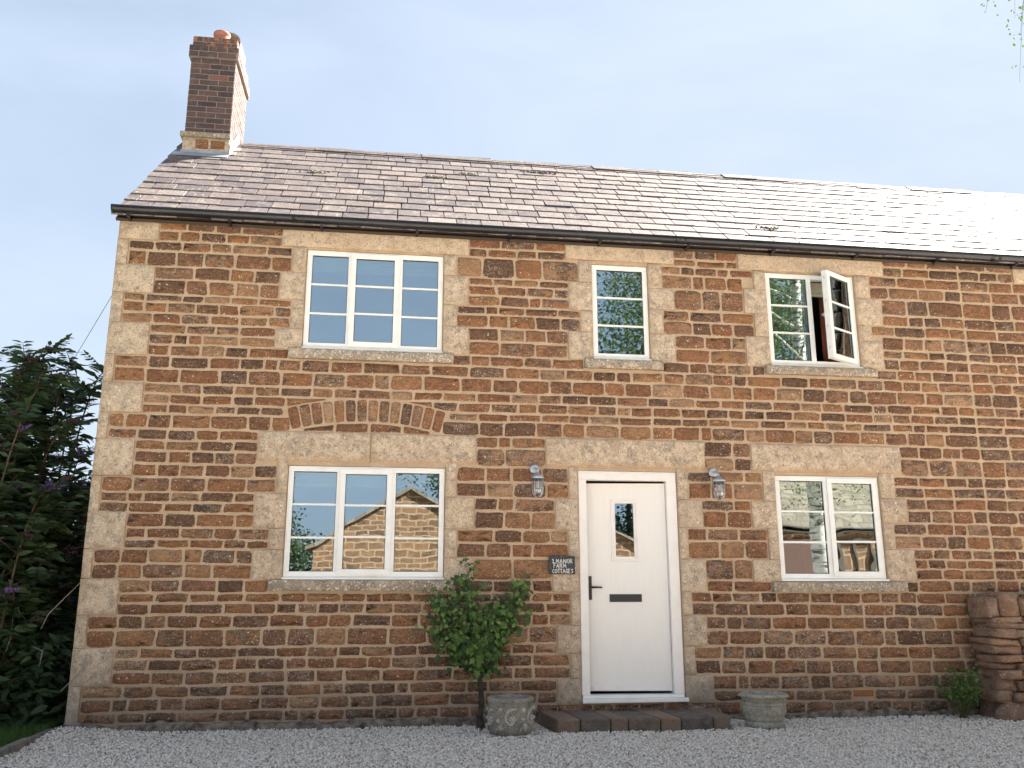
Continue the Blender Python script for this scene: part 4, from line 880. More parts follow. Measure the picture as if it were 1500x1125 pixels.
# ================================================================== doorstep
st_ = thing('doorstep', 'low step of seven weathered stone blocks below the white door', 'step', (1.15, -.3, -.06))
xsb = [.40, .60, .86, 1.015, 1.30, 1.48, 1.77, 1.965]; xst = [.345, .565, .82, .975, 1.24, 1.45, 1.72, 1.955]
for i in range(7):
    q = MB(); c_ = (.9, .25, .85, .35, .95, .0, .7)[i]; zt = .042+random.uniform(-.004, .004); yf = -.585+random.uniform(-.01, .01); yf += .0 if i else .02
    fa, fb, ba, bb = xsb[i]+.004, xsb[i+1]-.004, xst[i]+.003, xst[i+1]-.003
    if i == 6: fb -= .03
    n = 5; top = []; P = []
    V = [(fa, yf, -.09), (fb, yf+(.04 if i == 6 else 0), -.09), (bb, -.02, -.09), (ba, -.02, -.09), (fa, yf, zt), (fb, yf+(.04 if i == 6 else 0), zt), (bb, -.02, zt), (ba, -.02, zt)]
    i_ = [q.vert(p, (c_, 0, 1)) for p in V]
    for f in ((0, 1, 5, 4), (1, 2, 6, 5), (2, 3, 7, 6), (3, 0, 4, 7), (4, 5, 6, 7), (3, 2, 1, 0)): q.face([i_[k] for k in f])
    q.build('block', M['stepst'], st_, bevel=.012)

# ================================================================== planters
pc = (.008, -.53, -.065)
t = thing('planter', 'round cast stone planter with carved scroll relief beside the vine', 'planter', pc)
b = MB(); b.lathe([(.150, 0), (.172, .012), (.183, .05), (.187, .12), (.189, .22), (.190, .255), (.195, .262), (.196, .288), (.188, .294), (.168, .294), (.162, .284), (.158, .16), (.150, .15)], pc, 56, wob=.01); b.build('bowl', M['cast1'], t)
b = MB()
def onp(a, z, r=.189): return (pc[0]+r*math.cos(a), pc[1]+r*math.sin(a), pc[2]+z)
for c0 in [(-1.62, .13), (-2.75, .12), (-.55, .13), (.6, .13), (1.7, .13), (2.6, .13)]:
    pts = [onp(c0[0]+(.46-.035*k)*math.cos(1.2+k*.42)*1., c0[1]+(.088-.0065*k)*math.sin(1.2+k*.42)) for k in range(13)]; b.tube(pts, [.0115]*10+[.009, .007, .005], 6)
    for k in range(6): a = 2*PI*k/6; b.blob(onp(c0[0]+.11*math.cos(a), c0[1]+.02*math.sin(a), .190), (.013, .010, .012), n=8, k=5)
    b.blob(onp(c0[0], c0[1], .192), (.012, .010, .012), n=8, k=5)
    for (da, dz) in ((.52, .07), (-.55, .075), (.58, -.05), (.48, .0), (-.5, -.07)): b.blob(onp(c0[0]+da, c0[1]+dz, .188), (.022, .012, .018), n=8, k=5)
    b.tube([onp(c0[0]+.30, c0[1]-.10), onp(c0[0]+.42, c0[1]-.06), onp(c0[0]+.55, c0[1]-.08), onp(c0[0]+.62, c0[1]-.02)], [.007, .008, .007, .004], 6)
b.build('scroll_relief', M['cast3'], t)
b = MB(); b.lathe([(.01, .155), (.157, .16), (.157, .165), (.01, .185)], pc, 28, wob=.03); b.build('soil', M['kerb'], t)
pc2 = (2.265, -.50, -.065)
t = thing('planter', 'ribbed mossy urn-shaped planter right of the stone step', 'planter', pc2)
b = MB(); b.lathe([(.140, 0), (.160, .006), (.167, .03), (.164, .052), (.156, .058), (.158, .064), (.167, .072), (.169, .086), (.165, .092), (.176, .115), (.184, .145), (.187, .172), (.186, .184), (.180, .187), (.185, .191), (.187, .214), (.181, .217), (.187, .221), (.191, .248), (.197, .255), (.210, .262), (.213, .276), (.208, .284), (.186, .286), (.180, .28), (.172, .12), (.15, .11)], pc2, 56, wob=.006); b.build('bowl', M['cast2'], t)
def onq(a, z, r): return (pc2[0]+r*math.cos(a), pc2[1]+r*math.sin(a), pc2[2]+z)
for k in range(9):
    a = 2*PI*k/9+.15; b = MB()
    for j in range(5): tt = 2*PI*j/5; b.blob(onq(a+.075*math.cos(tt), .140+.016*math.sin(tt), .176), (.012, .009, .012), n=7, k=4)
    b.build('flower_relief', M['cast2'], t)
b = MB()
for k in range(46): a = 2*PI*k/46; b.blob(onq(a, .266, .211), (.009, .009, .007), n=6, k=4)
b.build('beaded_rim', M['cast2'], t)
b = MB(); b.lathe([(.01, .20), (.176, .205), (.176, .21), (.01, .225)], pc2, 28, wob=.03); b.build('soil', M['leadw'], t)

# ================================================================== vine against the wall
t = thing('climbing_vine', 'leafy green vine with dark gnarled trunk trained against the wall', 'vine', (-.21, -.15, -.06))
b = MB(); tr = [(-.20, -.17, -.09), (-.215, -.15, .02), (-.195, -.13, .13), (-.20, -.115, .25), (-.215, -.11, .38), (-.20, -.10, .50), (-.23, -.10, .65), (-.2, -.1, .8)]
b.tube(tr, [.045, .030, .026, .024, .021, .020, .016, .01], 10)
for k in range(8): b.blob((tr[k % 5][0]+random.uniform(-.01, .01), tr[k % 5][1]-.01, tr[k % 5][2]+random.uniform(-.02, .06)), (.026, .026, .03), n=8, k=5, jit=.2)
b.tube([(-.2, -.17, -.05), (-.25, -.2, -.07)], [.025, .012], 6); b.tube([(-.2, -.17, -.05), (-.16, -.2, -.075)], [.022, .010], 6)
b.build('trunk', M['bark'], t)
P, D, U, Ls, Wd, R = [], [], [], [], [], []; b = MB()
ends = [(-.56, 1.03), (-.48, 1.12), (-.36, 1.22), (-.26, 1.10), (-.12, 1.02), (.0, 1.0), (.14, 1.13), (.10, .98), (.04, .86), (-.02, .72), (-.5, .86), (-.42, .74), (-.5, .62), (-.06, .60), (-.36, .56), (-.30, .92), (-.2, .8), (.12, .80), (-.10, .9), (-.28, .48), (-.15, .52), (-.42, .98), (-.33, .68), (-.16, .7), (-.24, .6), (-.05, .8), (.07, 1.02), (.16, 1.16), (-.62, 1.0), (-.66, .9), (-.56, .8), (-.6, .66), (-.44, .86), (-.08, 1.0), (-.44, .52), (-.42, 1.24), (-.66, 1.06), (.18, 1.22), (.2, 1.05), (-.30, 1.28), (-.72, 1.12), (.25, 1.26), (-.36, 1.34), (-.74, .78), (.22, .94), (-.12, .44), (-.33, .45), (-.22, .38), (-.27, .42)]
for (ex_, ez_) in ends:
    ez_ += .0; s0 = Vector((-.21+random.uniform(-.02, .02), -.10, random.uniform(.42, .62))); e_ = Vector((ex_, random.uniform(-.30, -.07), ez_)); mid = (s0+e_)/2+Vector((0, -.05, .05)); pts = []
    for i in range(9): u = i/8; pts.append(s0*(1-u)**2+mid*2*u*(1-u)+e_*u*u)
    b.tube(pts, [.007*(1-.7*i/8) for i in range(9)], 5)
    for q in range(4): p_ = pts[random.randint(3, 8)]; b.tube([p_, p_+Vector((random.gauss(0, .05), -abs(random.gauss(0, .04)), random.gauss(.01, .05))), p_+Vector((random.gauss(0, .09), -abs(random.gauss(0, .06)), random.gauss(-.01, .08)))], [.003, .002, .001], 4)
    for i in range(44):
        u = random.random()**.5; p = s0*(1-u)**2+mid*2*u*(1-u)+e_*u*u+Vector((random.gauss(0, .042), random.gauss(0, .05)-.01, random.gauss(0, .038)))
        if p.y > -.03: p.y = -.03
        P.append(p); D.append((random.gauss(0, .6), random.gauss(-.45, .3), random.gauss(-.55, .35))); U.append((random.gauss(0, .25), -1+random.gauss(0, .2), random.gauss(.7, .3)))
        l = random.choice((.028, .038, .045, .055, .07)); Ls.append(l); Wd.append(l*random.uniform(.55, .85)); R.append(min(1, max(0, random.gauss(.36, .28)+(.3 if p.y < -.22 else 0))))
b.build('branches', M['twig'], t)
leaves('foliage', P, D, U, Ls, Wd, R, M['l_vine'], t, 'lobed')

# ================================================================== small shrub at the right
t = thing('small_shrub', 'small green shrub growing at the foot of the dry stone wall', 'shrub', (4.30, -.22, -.06))
P, D, U, Ls, Wd, R = [], [], [], [], [], []; b = MB()
for k in range(26):
    a = random.uniform(0, 2*PI); h = random.uniform(.22, .50); s0 = Vector((4.33+random.uniform(-.04, .04), -.24, -.06)); e_ = s0+Vector((math.cos(a)*random.uniform(.05, .22)-.03, math.sin(a)*.14-.05, h))
    pts = [s0.lerp(e_, i/5)+Vector((0, 0, .04*math.sin(PI*i/5))) for i in range(6)]; b.tube(pts, [.0035, .003, .003, .002, .002, .001], 4)
    for i in range(34):
        u = random.uniform(.35, 1.05); p = s0.lerp(e_, u)+Vector((random.gauss(0, .022), random.gauss(0, .02), random.gauss(0, .02))); P.append(p); D.append((random.gauss(0, 1), random.gauss(-.3, .6), random.gauss(.2, .6))); U.append((random.gauss(0, .4), -.5, 1)); l = random.uniform(.025, .048); Ls.append(l); Wd.append(l*.55); R.append(random.uniform(.3, 1))
b.build('stems', M['stem'], t); leaves('foliage', P, D, U, Ls, Wd, R, M['l_vine'], t, 'rhomb')

# ================================================================== dry stone wall at the right
t = thing('drystone_wall', 'low dry stone wall of rough reddish rubble abutting the cottage', 'wall', (5.4, -.2, -.06))
dwm = MB(); wx0_, wx1_, wy0, wy1 = 4.60, 7.6, -.42, -.06
def rubble(mb, x0, x1, z0, z1, y0, y1, rnd=None, g=None, pw=3.2):
    n, k = 26, 8; cx, cz = (x0+x1)/2, (z0+z1)/2; sd_ = random.random()*80; r = rnd if rnd is not None else random.random(); g_ = random.random()*.6 if g is None else g
    rings = []; tilt = random.uniform(-.06, .06)
    for i in range(k):
        u = i/(k-1); dep = y0+(y1-y0)*u; sc = 1-(.09 if i == 0 else .015 if i == 1 else 0.)-(.3 if i == k-1 else 0); ring_ = []
        for j in range(n):
            a = 2*PI*j/n; c_, s_ = math.cos(a), math.sin(a); X = math.copysign(abs(c_)**(2/pw), c_)*(x1-x0)/2*sc; Z = math.copysign(abs(s_)**(2/pw), s_)*(z1-z0)/2*sc
            f = 1+.22*mnoise.noise((c_*1.8+sd_, s_*1.8, u*2))+.10*mnoise.noise((c_*5+sd_, s_*5, u*4)); X *= min(f, 1.08); Z *= min(f, 1.12); Z += X*tilt; yy = dep+.035*mnoise.noise((X*9, Z*9, sd_))+.012*mnoise.noise((X*30, Z*30, sd_))
            ring_.append(mb.vert((cx+X, yy, cz+Z), (r, g_, 1)))
        rings.append(ring_)
    for A_, B_ in zip(rings, rings[1:]):
        for j in range(n): mb.face((A_[j], A_[(j+1) % n], B_[(j+1) % n], B_[j]), 0, True)
    fc = mb.vert((cx, y0-.008, cz), (r, g_, 1)); bc = mb.vert((cx, y1, cz), (r, g_, 1))
    for j in range(n): mb.face((rings[0][(j+1) % n], rings[0][j], fc), 0, True); mb.face((rings[-1][j], rings[-1][(j+1) % n], bc), 0, True)
zz = -.10; rws = [.20, .10, .11, .085, .07, .075, .08, .07, .09, .05, .06]
for ri, h in enumerate(rws):
    x = wx0_+random.uniform(-.03, .05)
    while x < wx1_:
        w = random.uniform(.16, .40) if h < .2 else random.uniform(.35, .6); f = random.uniform(.88, 1.12); rubble(dwm, x+.003, x+w-.004, zz+.002, zz+h*f-.003, wy0-random.uniform(-.03, .04), wy1, rnd=random.uniform(.3, 1), g=random.uniform(.0, .55), pw=13); x += w
    zz += h*.97
dwm.box(wx0_+.06, wx1_, wy0+.08, wy1-.03, -.1, zz-.03, a=(.05, .6, 1))
dwm.build('rubble', M['stone_dry'], t)
x = wx0_+.0; b = MB()
for k in range(20):
    w = random.uniform(.09, .17); lean = random.uniform(-.1, .1)
    if k == 1: w = .2
    rubble(b, x+.003, x+w-.003, zz-.01, zz+random.uniform(.17, .23), wy0-random.uniform(-.02, .03), wy1, rnd=random.uniform(.3, .7), g=random.uniform(.1, .6), pw=7); x += w
b.build('coping', M['stone_dry'], t)

# ================================================================== left: lawn, edging, buddleia
b = MB(); ids = []
for j in range(14):
    ids.append([b.vert((-3.80-i*.5*(1 if i < 8 else 1.6), .9-j*.45, -.035-.02*mnoise.noise((i, j, 0)))) for i in range(14)])
for j in range(13):
    for i in range(13): b.face((ids[j][i], ids[j][i+1], ids[j+1][i+1], ids[j+1][i]), 0, True)
tag(b.build('lawn', M['ground']), kind='structure')
n = 26000; x = -3.83-rng.random(n)**1.3*1.9; y = .6-rng.random(n)*3.0; P = np.stack([x, y, np.full(n, -.045)], 1); D = np.stack([rng.normal(0, .35, n), rng.normal(0, .35, n), np.ones(n)], 1); U = np.stack([rng.normal(0, 1, n), rng.normal(0, 1, n), np.zeros(n)], 1)
tag(leaves('grass', P, D, U, rng.uniform(.03, .09, n), rng.uniform(.004, .007, n), rng.random(n), M['grass'], None, 'rhomb'), 'green grass growing beside the gravel below the bush', 'grass', kind='stuff')
t = thing('edging_kerb', 'thin stone edging between the grass and the gravel', 'kerb', (-3.76, -.7, -.05))
y = -.10
while y > -3.0:
    ln = random.uniform(.4, .6); q = MB(); q.box(-3.80, -3.735, y-ln+.008, y, -.10, -.008+random.uniform(-.006, .006), jit=.004); q.build('slab', M['kerb'], t, bevel=.005); y -= ln

t = thing('backing_shrub', 'dark dense shrub added behind the buddleia to fill its bright gaps', 'shrub', (-6., 3.4, -.1))  # shrub added as dark backing that blocks bright gaps in the bush
b = MB(); P = []
for k in range(40):
    s0 = Vector((random.uniform(-8.6, -4.3), random.uniform(2.6, 4.2), -.1)); e_ = s0+Vector((random.gauss(0, .3), random.gauss(0, .3), random.uniform(1.7, 2.75))); b.tube([s0, s0.lerp(e_, .5), e_], [.02, .014, .004], 5)
    for i in range(420): P.append(tuple(s0.lerp(e_, random.uniform(.02, 1.02))+Vector((random.gauss(0, .26), random.gauss(0, .26), random.gauss(0, .08)))))
b.build('stems', M['bark'], t); P += [(random.uniform(-8.6, -4.1), random.uniform(2.2, 3.6), random.uniform(-.05, 1.3)) for _ in range(12000)]; P = np.array(P); P[:, 2] = np.maximum(P[:, 2], -.05); n = len(P)
leaves('foliage', P, rng.normal(0, 1, (n, 3)), rng.normal(0, 1, (n, 3))+np.array([0, 0, 1.2]), rng.uniform(.07, .13, n), rng.uniform(.04, .07, n), rng.random(n), M['l_bush'], t, 'rhomb')
t = thing('buddleia_bush', 'tall dark buddleia bush with spent purple flower spikes beside the cottage corner', 'bush', (-4.7, .5, -.1))
P, D, U, Ls, Wd, R = [], [], [], [], [], []; b = MB(); fl = MB(); sdm = MB()
def addleaf(p, d, l, r, dr=.5):
    P.append(p); dd = Vector(d).normalized(); D.append((dd.x, dd.y, dd.z-dr)); U.append((random.gauss(0, .5), random.gauss(-.8, .6), 1)); Ls.append(l); Wd.append(l*random.uniform(.30, .44)); R.append(r)
def spike(p, d, l, mb):
    d = Vector(d).normalized()
    for i in range(12):
        u = i/11; r = .020*(1-u*.75)+.003; c_ = Vector(p)+d*l*u
        for k in range(2): mb.blob(c_+Vector((random.gauss(0, r*.5), random.gauss(0, r*.5), random.gauss(0, r*.4))), (r*.8, r*.8, r*.8), n=5, k=3, jit=.3)
def inside(p): return p.x > -3.74 and p.y > -.03 or p.x > -3.72-max(0, 0) and p.y > -.35 and p.x > -3.62-.12*(-p.y)
for k in range(150):
    s0 = Vector((-4.75+random.gauss(0, .38), .55+random.gauss(0, .38), -.1)); a = random.uniform(0, 2*PI); rr = random.uniform(.15, 1.25); H = (random.uniform(1.3, 3.6) if k < 84 else random.uniform(.8, 2.5))*(1 if rr < 1 else .85)
    e_ = s0+Vector((math.cos(a)*rr*.95, math.sin(a)*rr*.95, H))
    e_.x = min(e_.x, -3.86); e_.y = max(min(e_.y, 2.2), -.6)
    if e_.x > -4.45: e_.x -= .12; e_.y = max(e_.y, .12)
    if s0.x > -4.3: s0.x = -4.3-random.random()*.4; s0.y = max(s0.y, .25)
    H = e_.z+.1; mid = s0+Vector(((e_.x-s0.x)*.3, (e_.y-s0.y)*.3, H*1.02))
    f_ = lambda u: s0*(1-u)**2+mid*2*u*(1-u)+e_*u*u
    b.tube([f_(i/10) for i in range(11)], [.012*(1-.8*i/10)+.002 for i in range(11)], 5)
    if e_.z > 1.9 or random.random() < .25:
        d = (f_(1)-f_(.93)).normalized()+Vector((random.gauss(0, .45), random.gauss(0, .45), .2)); purple = e_.z < 2.6 and random.random() < .3; spike(e_, d, random.uniform(.12, .22), fl if purple else sdm)
        for q in range(2): spike(f_(.96), d+Vector((random.gauss(0, .8), random.gauss(0, .8), .3)), random.uniform(.07, .12), fl if purple else sdm)
    nl = int(H*15)
    for i in range(nl):
        u = .12+.88*i/nl; p = f_(u); tt = (f_(min(1, u+.02))-f_(u-.02)).normalized(); ang = i*PI/2+random.uniform(-.3, .3); side = Vector((math.cos(ang), math.sin(ang), .3))
        for sg_ in (-1, 1): addleaf(p, Vector((side.x*sg_, side.y*sg_, .35))+tt*.4, random.uniform(.08, .20), random.uniform(0, 1), random.uniform(.1, .9))
    nt_ = int(H*(5 if k < 84 else 9))
    for i in range(nt_):
        u = .15+.8*random.random(); p = f_(u); ang = random.uniform(0, 2*PI); ll = random.uniform(.2, .5)*(1.1-.5*u); dvec = Vector((math.cos(ang), math.sin(ang), random.uniform(.1, .9))).normalized()*ll
        if (p+dvec).x > -3.80: dvec.x = -abs(dvec.x)
        b.tube([p, p+dvec*.5+Vector((0, 0, .02)), p+dvec], [.005, .004, .002], 4)
        for j in range(7):
            pp = p+dvec*(.2+.8*j/6)
            for sg_ in (-1, 1): addleaf(pp, Vector((-dvec.y*sg_, dvec.x*sg_, .1)).normalized()+dvec.normalized()*.6, random.uniform(.07, .13), random.random()*.95)
        if random.random() < .10: spike(p+dvec, dvec+Vector((0, 0, -.1)), random.uniform(.08, .14), sdm if random.random() < .85 else fl)
for k in range(4200): addleaf(Vector((random.uniform(-5.9, -3.85), random.uniform(.05, .9), random.uniform(-.08, .75))), (random.gauss(0, 1), random.gauss(-.5, .6), random.uniform(-.2, .8)), random.uniform(.07, .16), random.random()*.8)
keep = [i for i, p in enumerate(P) if not (p.x+Vector(D[i]).normalized().x*Ls[i] > -3.735 and p.y > -.10)]
P, D, U, Ls, Wd, R = ([q[i] for i in keep] for q in (P, D, U, Ls, Wd, R))
b.build('stems', M['twig'], t); leaves('foliage', P, D, U, Ls, Wd, R, M['l_bush'], t, 'lance'); fl.build('purple_blossom', M['flower'], t); sdm.build('seed_head', M['seed'], t)
# dry stalks near the corner
for k in range(7):
    b = MB(); p = Vector((-4.1+random.gauss(0, .25), -.12+random.gauss(0, .15), random.uniform(.05, 1.0))); b.tube([p, p+Vector((random.uniform(-.15, .15), random.uniform(-.1, .1), random.uniform(.1, .3))), p+Vector((random.uniform(-.3, .3), random.uniform(-.1, .1), random.uniform(.15, .45)))], [.005, .004, .002], 4); b.build('dry_stalk', M['dry'], t)

# ---- overhead cable
b = MB(); b.tube([(-9.6, 8, -.8+.0), (-8.0, 8, 2.6), (-6.835, 8, 5.022), (-6.267, 8, 6.339), (-5.6, 8, 8.0)], .008, 5)
b.v = [(x, y, z) for x, y, z in b.v]
tag(b.build('overhead_cable', M['cable']), 'thin cable rising diagonally behind the bush beside the cottage corner', 'cable')

# ================================================================== curtains behind the glass
def blind(name, x0, x1, z0, z1, lab, m=M['cream'], folds=4, y=.20, dots=False):
    q = MB(); n = 24
    for k in range(folds):
        za, zb = z1-(z1-z0)*k/folds, z1-(z1-z0)*(k+1)/folds
        q.box(x0, x1, y-.008*(folds-k), y+.012, zb, za)
    o = q.build(name, m, None, bevel=.004)
    if dots:
        d = MB(); x = x0+.06
        while x < x1-.04:
            for z in (z0+.05, z0+.13):
                cx = x+random.uniform(-.02, .02); cz = z+random.uniform(-.02, .02); d.face([d.vert((cx+.018*math.cos(2*PI*j/7), y-.008*folds-.003, cz+.014*math.sin(2*PI*j/7))) for j in range(7)])
            x += .11
        d.build('flower_print', M['pink'], o)
    return tag(o, lab, 'blind')
def curtain(x0, x1, z0, z1, m, lab, y=.24, slope=0):
    q = MB(); n = max(12, int((x1-x0)/.012)); rows = []
    for z in (z1, (z0+z1)/2, z0):
        f = (z1-z)/(z1-z0); rows.append([q.vert((x0+(x1-x0)*i/n+slope*f, y+.018*math.sin(i*1.1)+.006*math.sin(i*.37+f*3), z)) for i in range(n+1)])
    for A_, B_ in zip(rows, rows[1:]):
        for i in range(n): q.face((A_[i], B_[i], B_[i+1], A_[i+1]), 0, True)
    o = q.build('curtain', m); sl = o.modifiers.new('thickness', 'SOLIDIFY'); sl.thickness = .003; return tag(o, lab, 'curtain')
blind('roman_blind', -1.95, -.58, 2.06, 2.22, 'raised cream blind behind the lower left three-light window')
blind('roman_blind', -1.90, -.62, 4.22, 4.36, 'raised cream blind behind the upper left window reflecting sky')
blind('roman_blind', .95, 1.48, 4.24, 4.36, 'raised cream blind behind the narrow upper window')
curtain(.94, 1.12, 3.36, 4.26, M['olive'], 'olive curtain at the left side of the narrow upper window')
curtain(1.33, 1.49, 3.36, 4.26, M['olive'], 'olive curtain at the right side of the narrow upper window')
blind('roman_blind', 2.78, 3.80, 2.03, 2.21, 'raised cream blind with pink flowers behind the lower right window', dots=True)
curtain(3.02, 3.17, 1.21, 2.10, M['brownc'], 'dark brown curtain behind the left light of the lower right window', slope=.07)
curtain(3.68, 3.82, 1.21, 2.10, M['brownc'], 'dark brown curtain at the right edge of the lower right window', slope=-.03)
curtain(3.50, 3.74, 3.37, 4.30, M['redc'], 'red brown curtain behind the open upper right casement')
blind('roman_blind', 2.82, 3.75, 4.20, 4.35, 'raised cream blind behind the upper right window with the open casement')

# ================================================================== across the yard (seen in the window reflections)
def tree(name, lab, base, H, rad, crown_z, nleaf, ls, lm, bm, cat='tree', seed=1, gapy=.5):
    random.seed(seed); t = thing(name, lab, cat, base); bx, by, bz = base; b = MB(); P = []; tips = []
    trk = [Vector((bx+.12*math.sin(i*.9), by+.1*math.cos(i*1.3), bz-.1+H*.92*i/10)) for i in range(11)]; r0 = H*.018+.03
    b.tube(trk, [r0*(1-.88*i/10) for i in range(11)], 10)
    for k in range(34):
        u = random.uniform(crown_z, .97); p = trk[0].lerp(trk[-1], u); a = random.uniform(0, 2*PI); el = math.sqrt(max(.05, 1-((u-(crown_z+1)/2)/((1-crown_z)/2+.05))**2)); R_ = rad*el*random.uniform(.55, 1.0)
        e_ = p+Vector((math.cos(a)*R_, math.sin(a)*R_, R_*random.uniform(.0, .45))); b.tube([p, p.lerp(e_, .5)+Vector((0, 0, .12*R_)), e_], [r0*.16*(1-u*.6), r0*.08, .006], 5)
        for q in range(7): w_ = random.uniform(.35, 1.05); tips.append(p.lerp(e_, w_)+Vector((random.gauss(0, .22*rad*.5), random.gauss(0, .22*rad*.5), random.gauss(0, .12*rad))))
    b.build('trunk', bm, t)
    tp = np.array([tuple(q) for q in tips]); idx = rng.integers(0, len(tp), nleaf); P = tp[idx]+rng.normal(0, 1, (nleaf, 3))*np.array([.17, .17, .14])*rad*.55; n = nleaf
    D = np.stack([rng.normal(0, 1, n), rng.normal(0, 1, n), rng.normal(-.4, .6, n)], 1); U = np.stack([rng.normal(0, .8, n), rng.normal(0, .8, n), np.ones(n)], 1)
    leaves('crown', P, D, U, rng.uniform(.7, 1.2, n)*ls, rng.uniform(.5, .8, n)*ls, np.clip(rng.normal(.5, .25, n), 0, 1), lm, t, 'rhomb'); return t
def shed(name, lab, x0, x1, y0, y1, eave, ridge, axis, wallm, cat='barn'):
    t = thing(name, lab, cat, ((x0+x1)/2, (y0+y1)/2, -.1)); b = MB(); z0 = -.12
    if axis == 'y':  # ridge runs along y, gable faces the cottage
        xm = (x0+x1)/2
        for y in (y0, y1): b.face([b.vert(p) for p in ((x0, y, z0), (x1, y, z0), (x1, y, eave), (xm, y, ridge), (x0, y, eave))])
        for x in (x0, x1): b.face([b.vert(p) for p in ((x, y0, z0), (x, y1, z0), (x, y1, eave), (x, y0, eave))])
    else:
        ym = (y0+y1)/2
        for x in (x0, x1): b.face([b.vert(p) for p in ((x, y0, z0), (x, y1, z0), (x, y1, eave), (x, ym, ridge), (x, y0, eave))])
        for y in (y0, y1): b.face([b.vert(p) for p in ((x0, y, z0), (x1, y, z0), (x1, y, eave), (x0, y, eave))])
    b.build('wall', wallm, t); b = MB(); e = .18
    if axis == 'y':
        k = (ridge-eave)/(xm-x0)
        b.obox((x0-e, y0-.12, eave-e*k+.02), (xm-x0+e, 0, (xm-x0+e)*k), (0, y1-y0+.24, 0), (0, 0, .09)); b.obox((x1+e, y0-.12, eave-e*k+.02), (-(x1-xm+e), 0, (x1-xm+e)*k), (0, y1-y0+.24, 0), (0, 0, .09))
    else:
        k = (ridge-eave)/(ym-y0)
        b.obox((x0-.1, y0-e, eave-e*k+.02), (x1-x0+.2, 0, 0), (0, ym-y0+e, (ym-y0+e)*k), (0, 0, .09)); b.obox((x0-.1, y1+e, eave-e*k+.02), (x1-x0+.2, 0, 0), (0, -(y1-ym+e), (y1-ym+e)*k), (0, 0, .09))
    b.build('roof', M['sroof'], t); return t
def m_sroof():
    m, nt, b = mat('stone_tiles'); mp = N(nt, 'ShaderNodeMapping'); L(nt, objco(nt), mp.inputs[0]); br = N(nt, 'ShaderNodeTexBrick'); L(nt, mp.outputs[0], br.inputs['Vector'])
    br.inputs['Scale'].default_value = 1; br.inputs['Brick Width'].default_value = .28; br.inputs['Row Height'].default_value = .17; br.inputs['Mortar Size'].default_value = .012; br.inputs['Color1'].default_value = (.12, .09, .06, 1); br.inputs['Color2'].default_value = (.18, .14, .10, 1); br.inputs['Mortar'].default_value = (.06, .05, .04, 1)
    L(nt, br.outputs[0], b.inputs['Base Color']); b.inputs['Roughness'].default_value = .85; return m
M['sroof'] = m_sroof()
barn = shed('stone_barn', 'ironstone barn with its sunlit gable facing the cottage across the drive', -3.15, 2.3, -25, -17.2, 2.38, 4.0, 'y', M['coursed'])
ob = shed('outbuilding', 'low stone outbuilding with white window and grey doors across the drive', 8.0, 17.5, -19.5, -14.2, 2.85, 4.9, 'x', M['coursed'], 'outbuilding')
b = MB(); b.box(7.9, 17.6, -14.12, -14.02, 2.70, 2.86); b.build('fascia', M['wood'], ob)
b = MB(); b.box(9.0, 10.2, -14.19, -14.15, -.05, 2.5); b.build('door', M['brownc'], ob)
b = MB(); ring(b, 10.9, 11.9, 1.3, 2.45, .08, -14.2, -14.12); b.box(11.37, 11.43, -14.2, -14.13, 1.38, 2.37); wo = b.build('window', M['wood'], ob)
b = MB(); b.box(10.98, 11.82, -14.198, -14.19, 1.38, 2.37); b.build('pane', simple('blue_glass', (.10, .16, .22), .1), wo)
tree('birch_tree', 'silver birch whose drooping leafy twigs hang into the top right corner of the sky', (6.85, -7.2, -.07), 11.5, 4.1, .34, 60000, .055, M['l_birch'], M['birch'], seed=3)
tree('ash_tree', 'very tall dense dark tree rising behind the outbuilding', (10.5, -23.5, -.1), 17, 8.0, .12, 60000, .16, M['l_tree'], M['bark'], seed=9)
tree('hedgerow_tree', 'leafy green tree behind the left side of the stone barn', (-5.2, -23, -.1), 5.8, 2.5, .12, 9000, .14, M['l_tree'], M['bark'], seed=5)
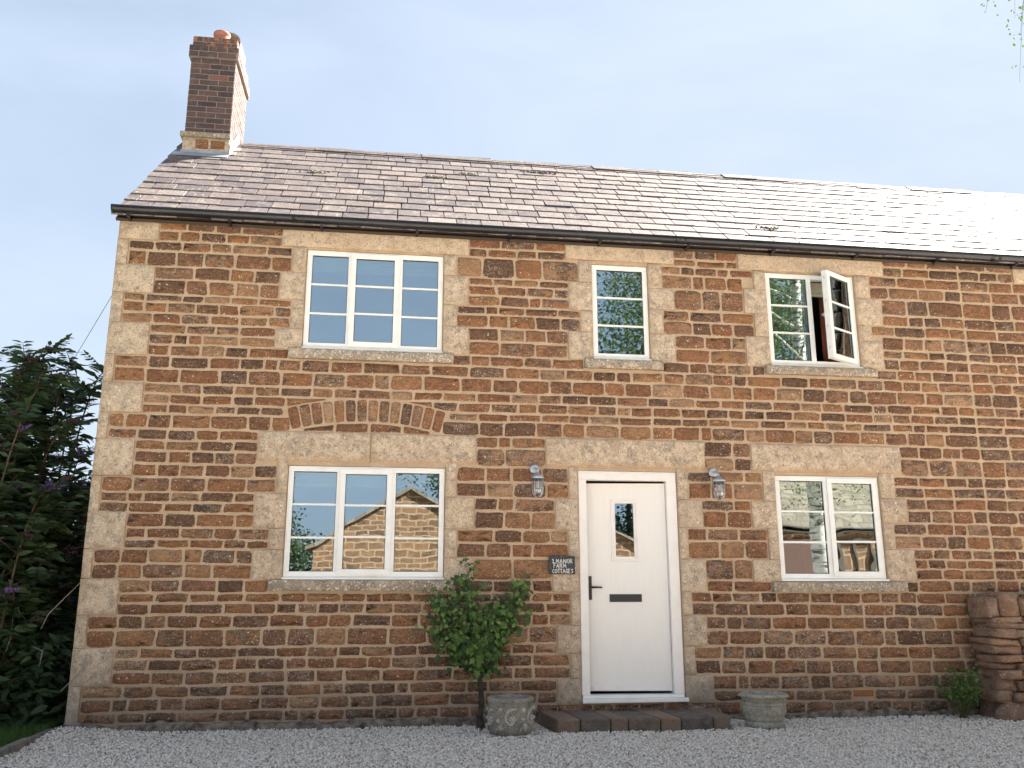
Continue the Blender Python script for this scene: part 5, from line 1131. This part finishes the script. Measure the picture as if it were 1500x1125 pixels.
tree('hedgerow_tree', 'taller green tree behind the right side of the stone barn', (2.6, -28, -.1), 9.5, 3.4, .2, 9000, .17, M['l_tree'], M['bark'], seed=6)
tree('hedgerow_tree', 'far green tree left of the barn at the field edge', (-9.8, -27, -.1), 5.2, 2.6, .15, 7000, .16, M['l_tree'], M['bark'], seed=8)
random.seed(21)
# one pendulous spray of the birch reaching towards the cottage roof
bt = [o for o in S.objects if o.name.startswith('birch_tree')][0]
b = MB(); P, D, U, Ls, Wd, R = [], [], [], [], [], []
def Wp(px, py, Y): # point on the plane y=Y
    d = fw+r2*((px-750)/1292.25)-u2*((py-562.5)/1292.25); t_ = (Y-CAM.y)/d.y; return CAM+d*t_
main = [Vector((6.85, -7.1, 8.4)), Vector((5.8, -5.2, 9.0)), Vector((4.9, -3.6, 8.4)), Vector((4.35, -2.9, 7.3)), Vector((3.98, -2.8, 6.2))]
b.tube(main, [.045, .03, .02, .012, .005], 6)
for (x0, z0, x1, z1) in ((4.35, 7.2, 3.72, 5.1), (4.3, 6.9, 3.66, 5.25), (4.0, 6.4, 3.62, 5.38), (4.4, 7.0, 3.78, 4.98), (4.1, 6.6, 3.52, 5.55), (4.6, 7.6, 4.1, 5.3), (4.7, 7.4, 4.4, 5.5)):
    yy = -2.8+random.uniform(-.15, .15); a_, e_ = Vector((x0, yy, z0)), Vector((x1+.03, yy, z1+.06)); f_ = lambda u: a_.lerp(e_, u)+Vector((-.06*math.sin(PI*u), 0, .1*math.sin(PI*u)))
    b.tube([f_(i/8) for i in range(9)], [.0035-.0003*i for i in range(9)], 4)
    for i in range(46):
        u = random.random(); P.append(f_(u)+Vector((random.gauss(0, .05), random.gauss(0, .05), random.gauss(0, .03)))); D.append((random.gauss(0, .6), random.gauss(0, .6), -1)); U.append((random.gauss(0, 1), -1, random.gauss(0, .5))); Ls.append(random.uniform(.022, .036)); Wd.append(random.uniform(.015, .024)); R.append(random.uniform(.2, 1))
b.build('drooping_branch', M['twig'], bt); leaves('drooping_leaves', P, D, U, Ls, Wd, R, M['l_birch'], bt, 'rhomb')
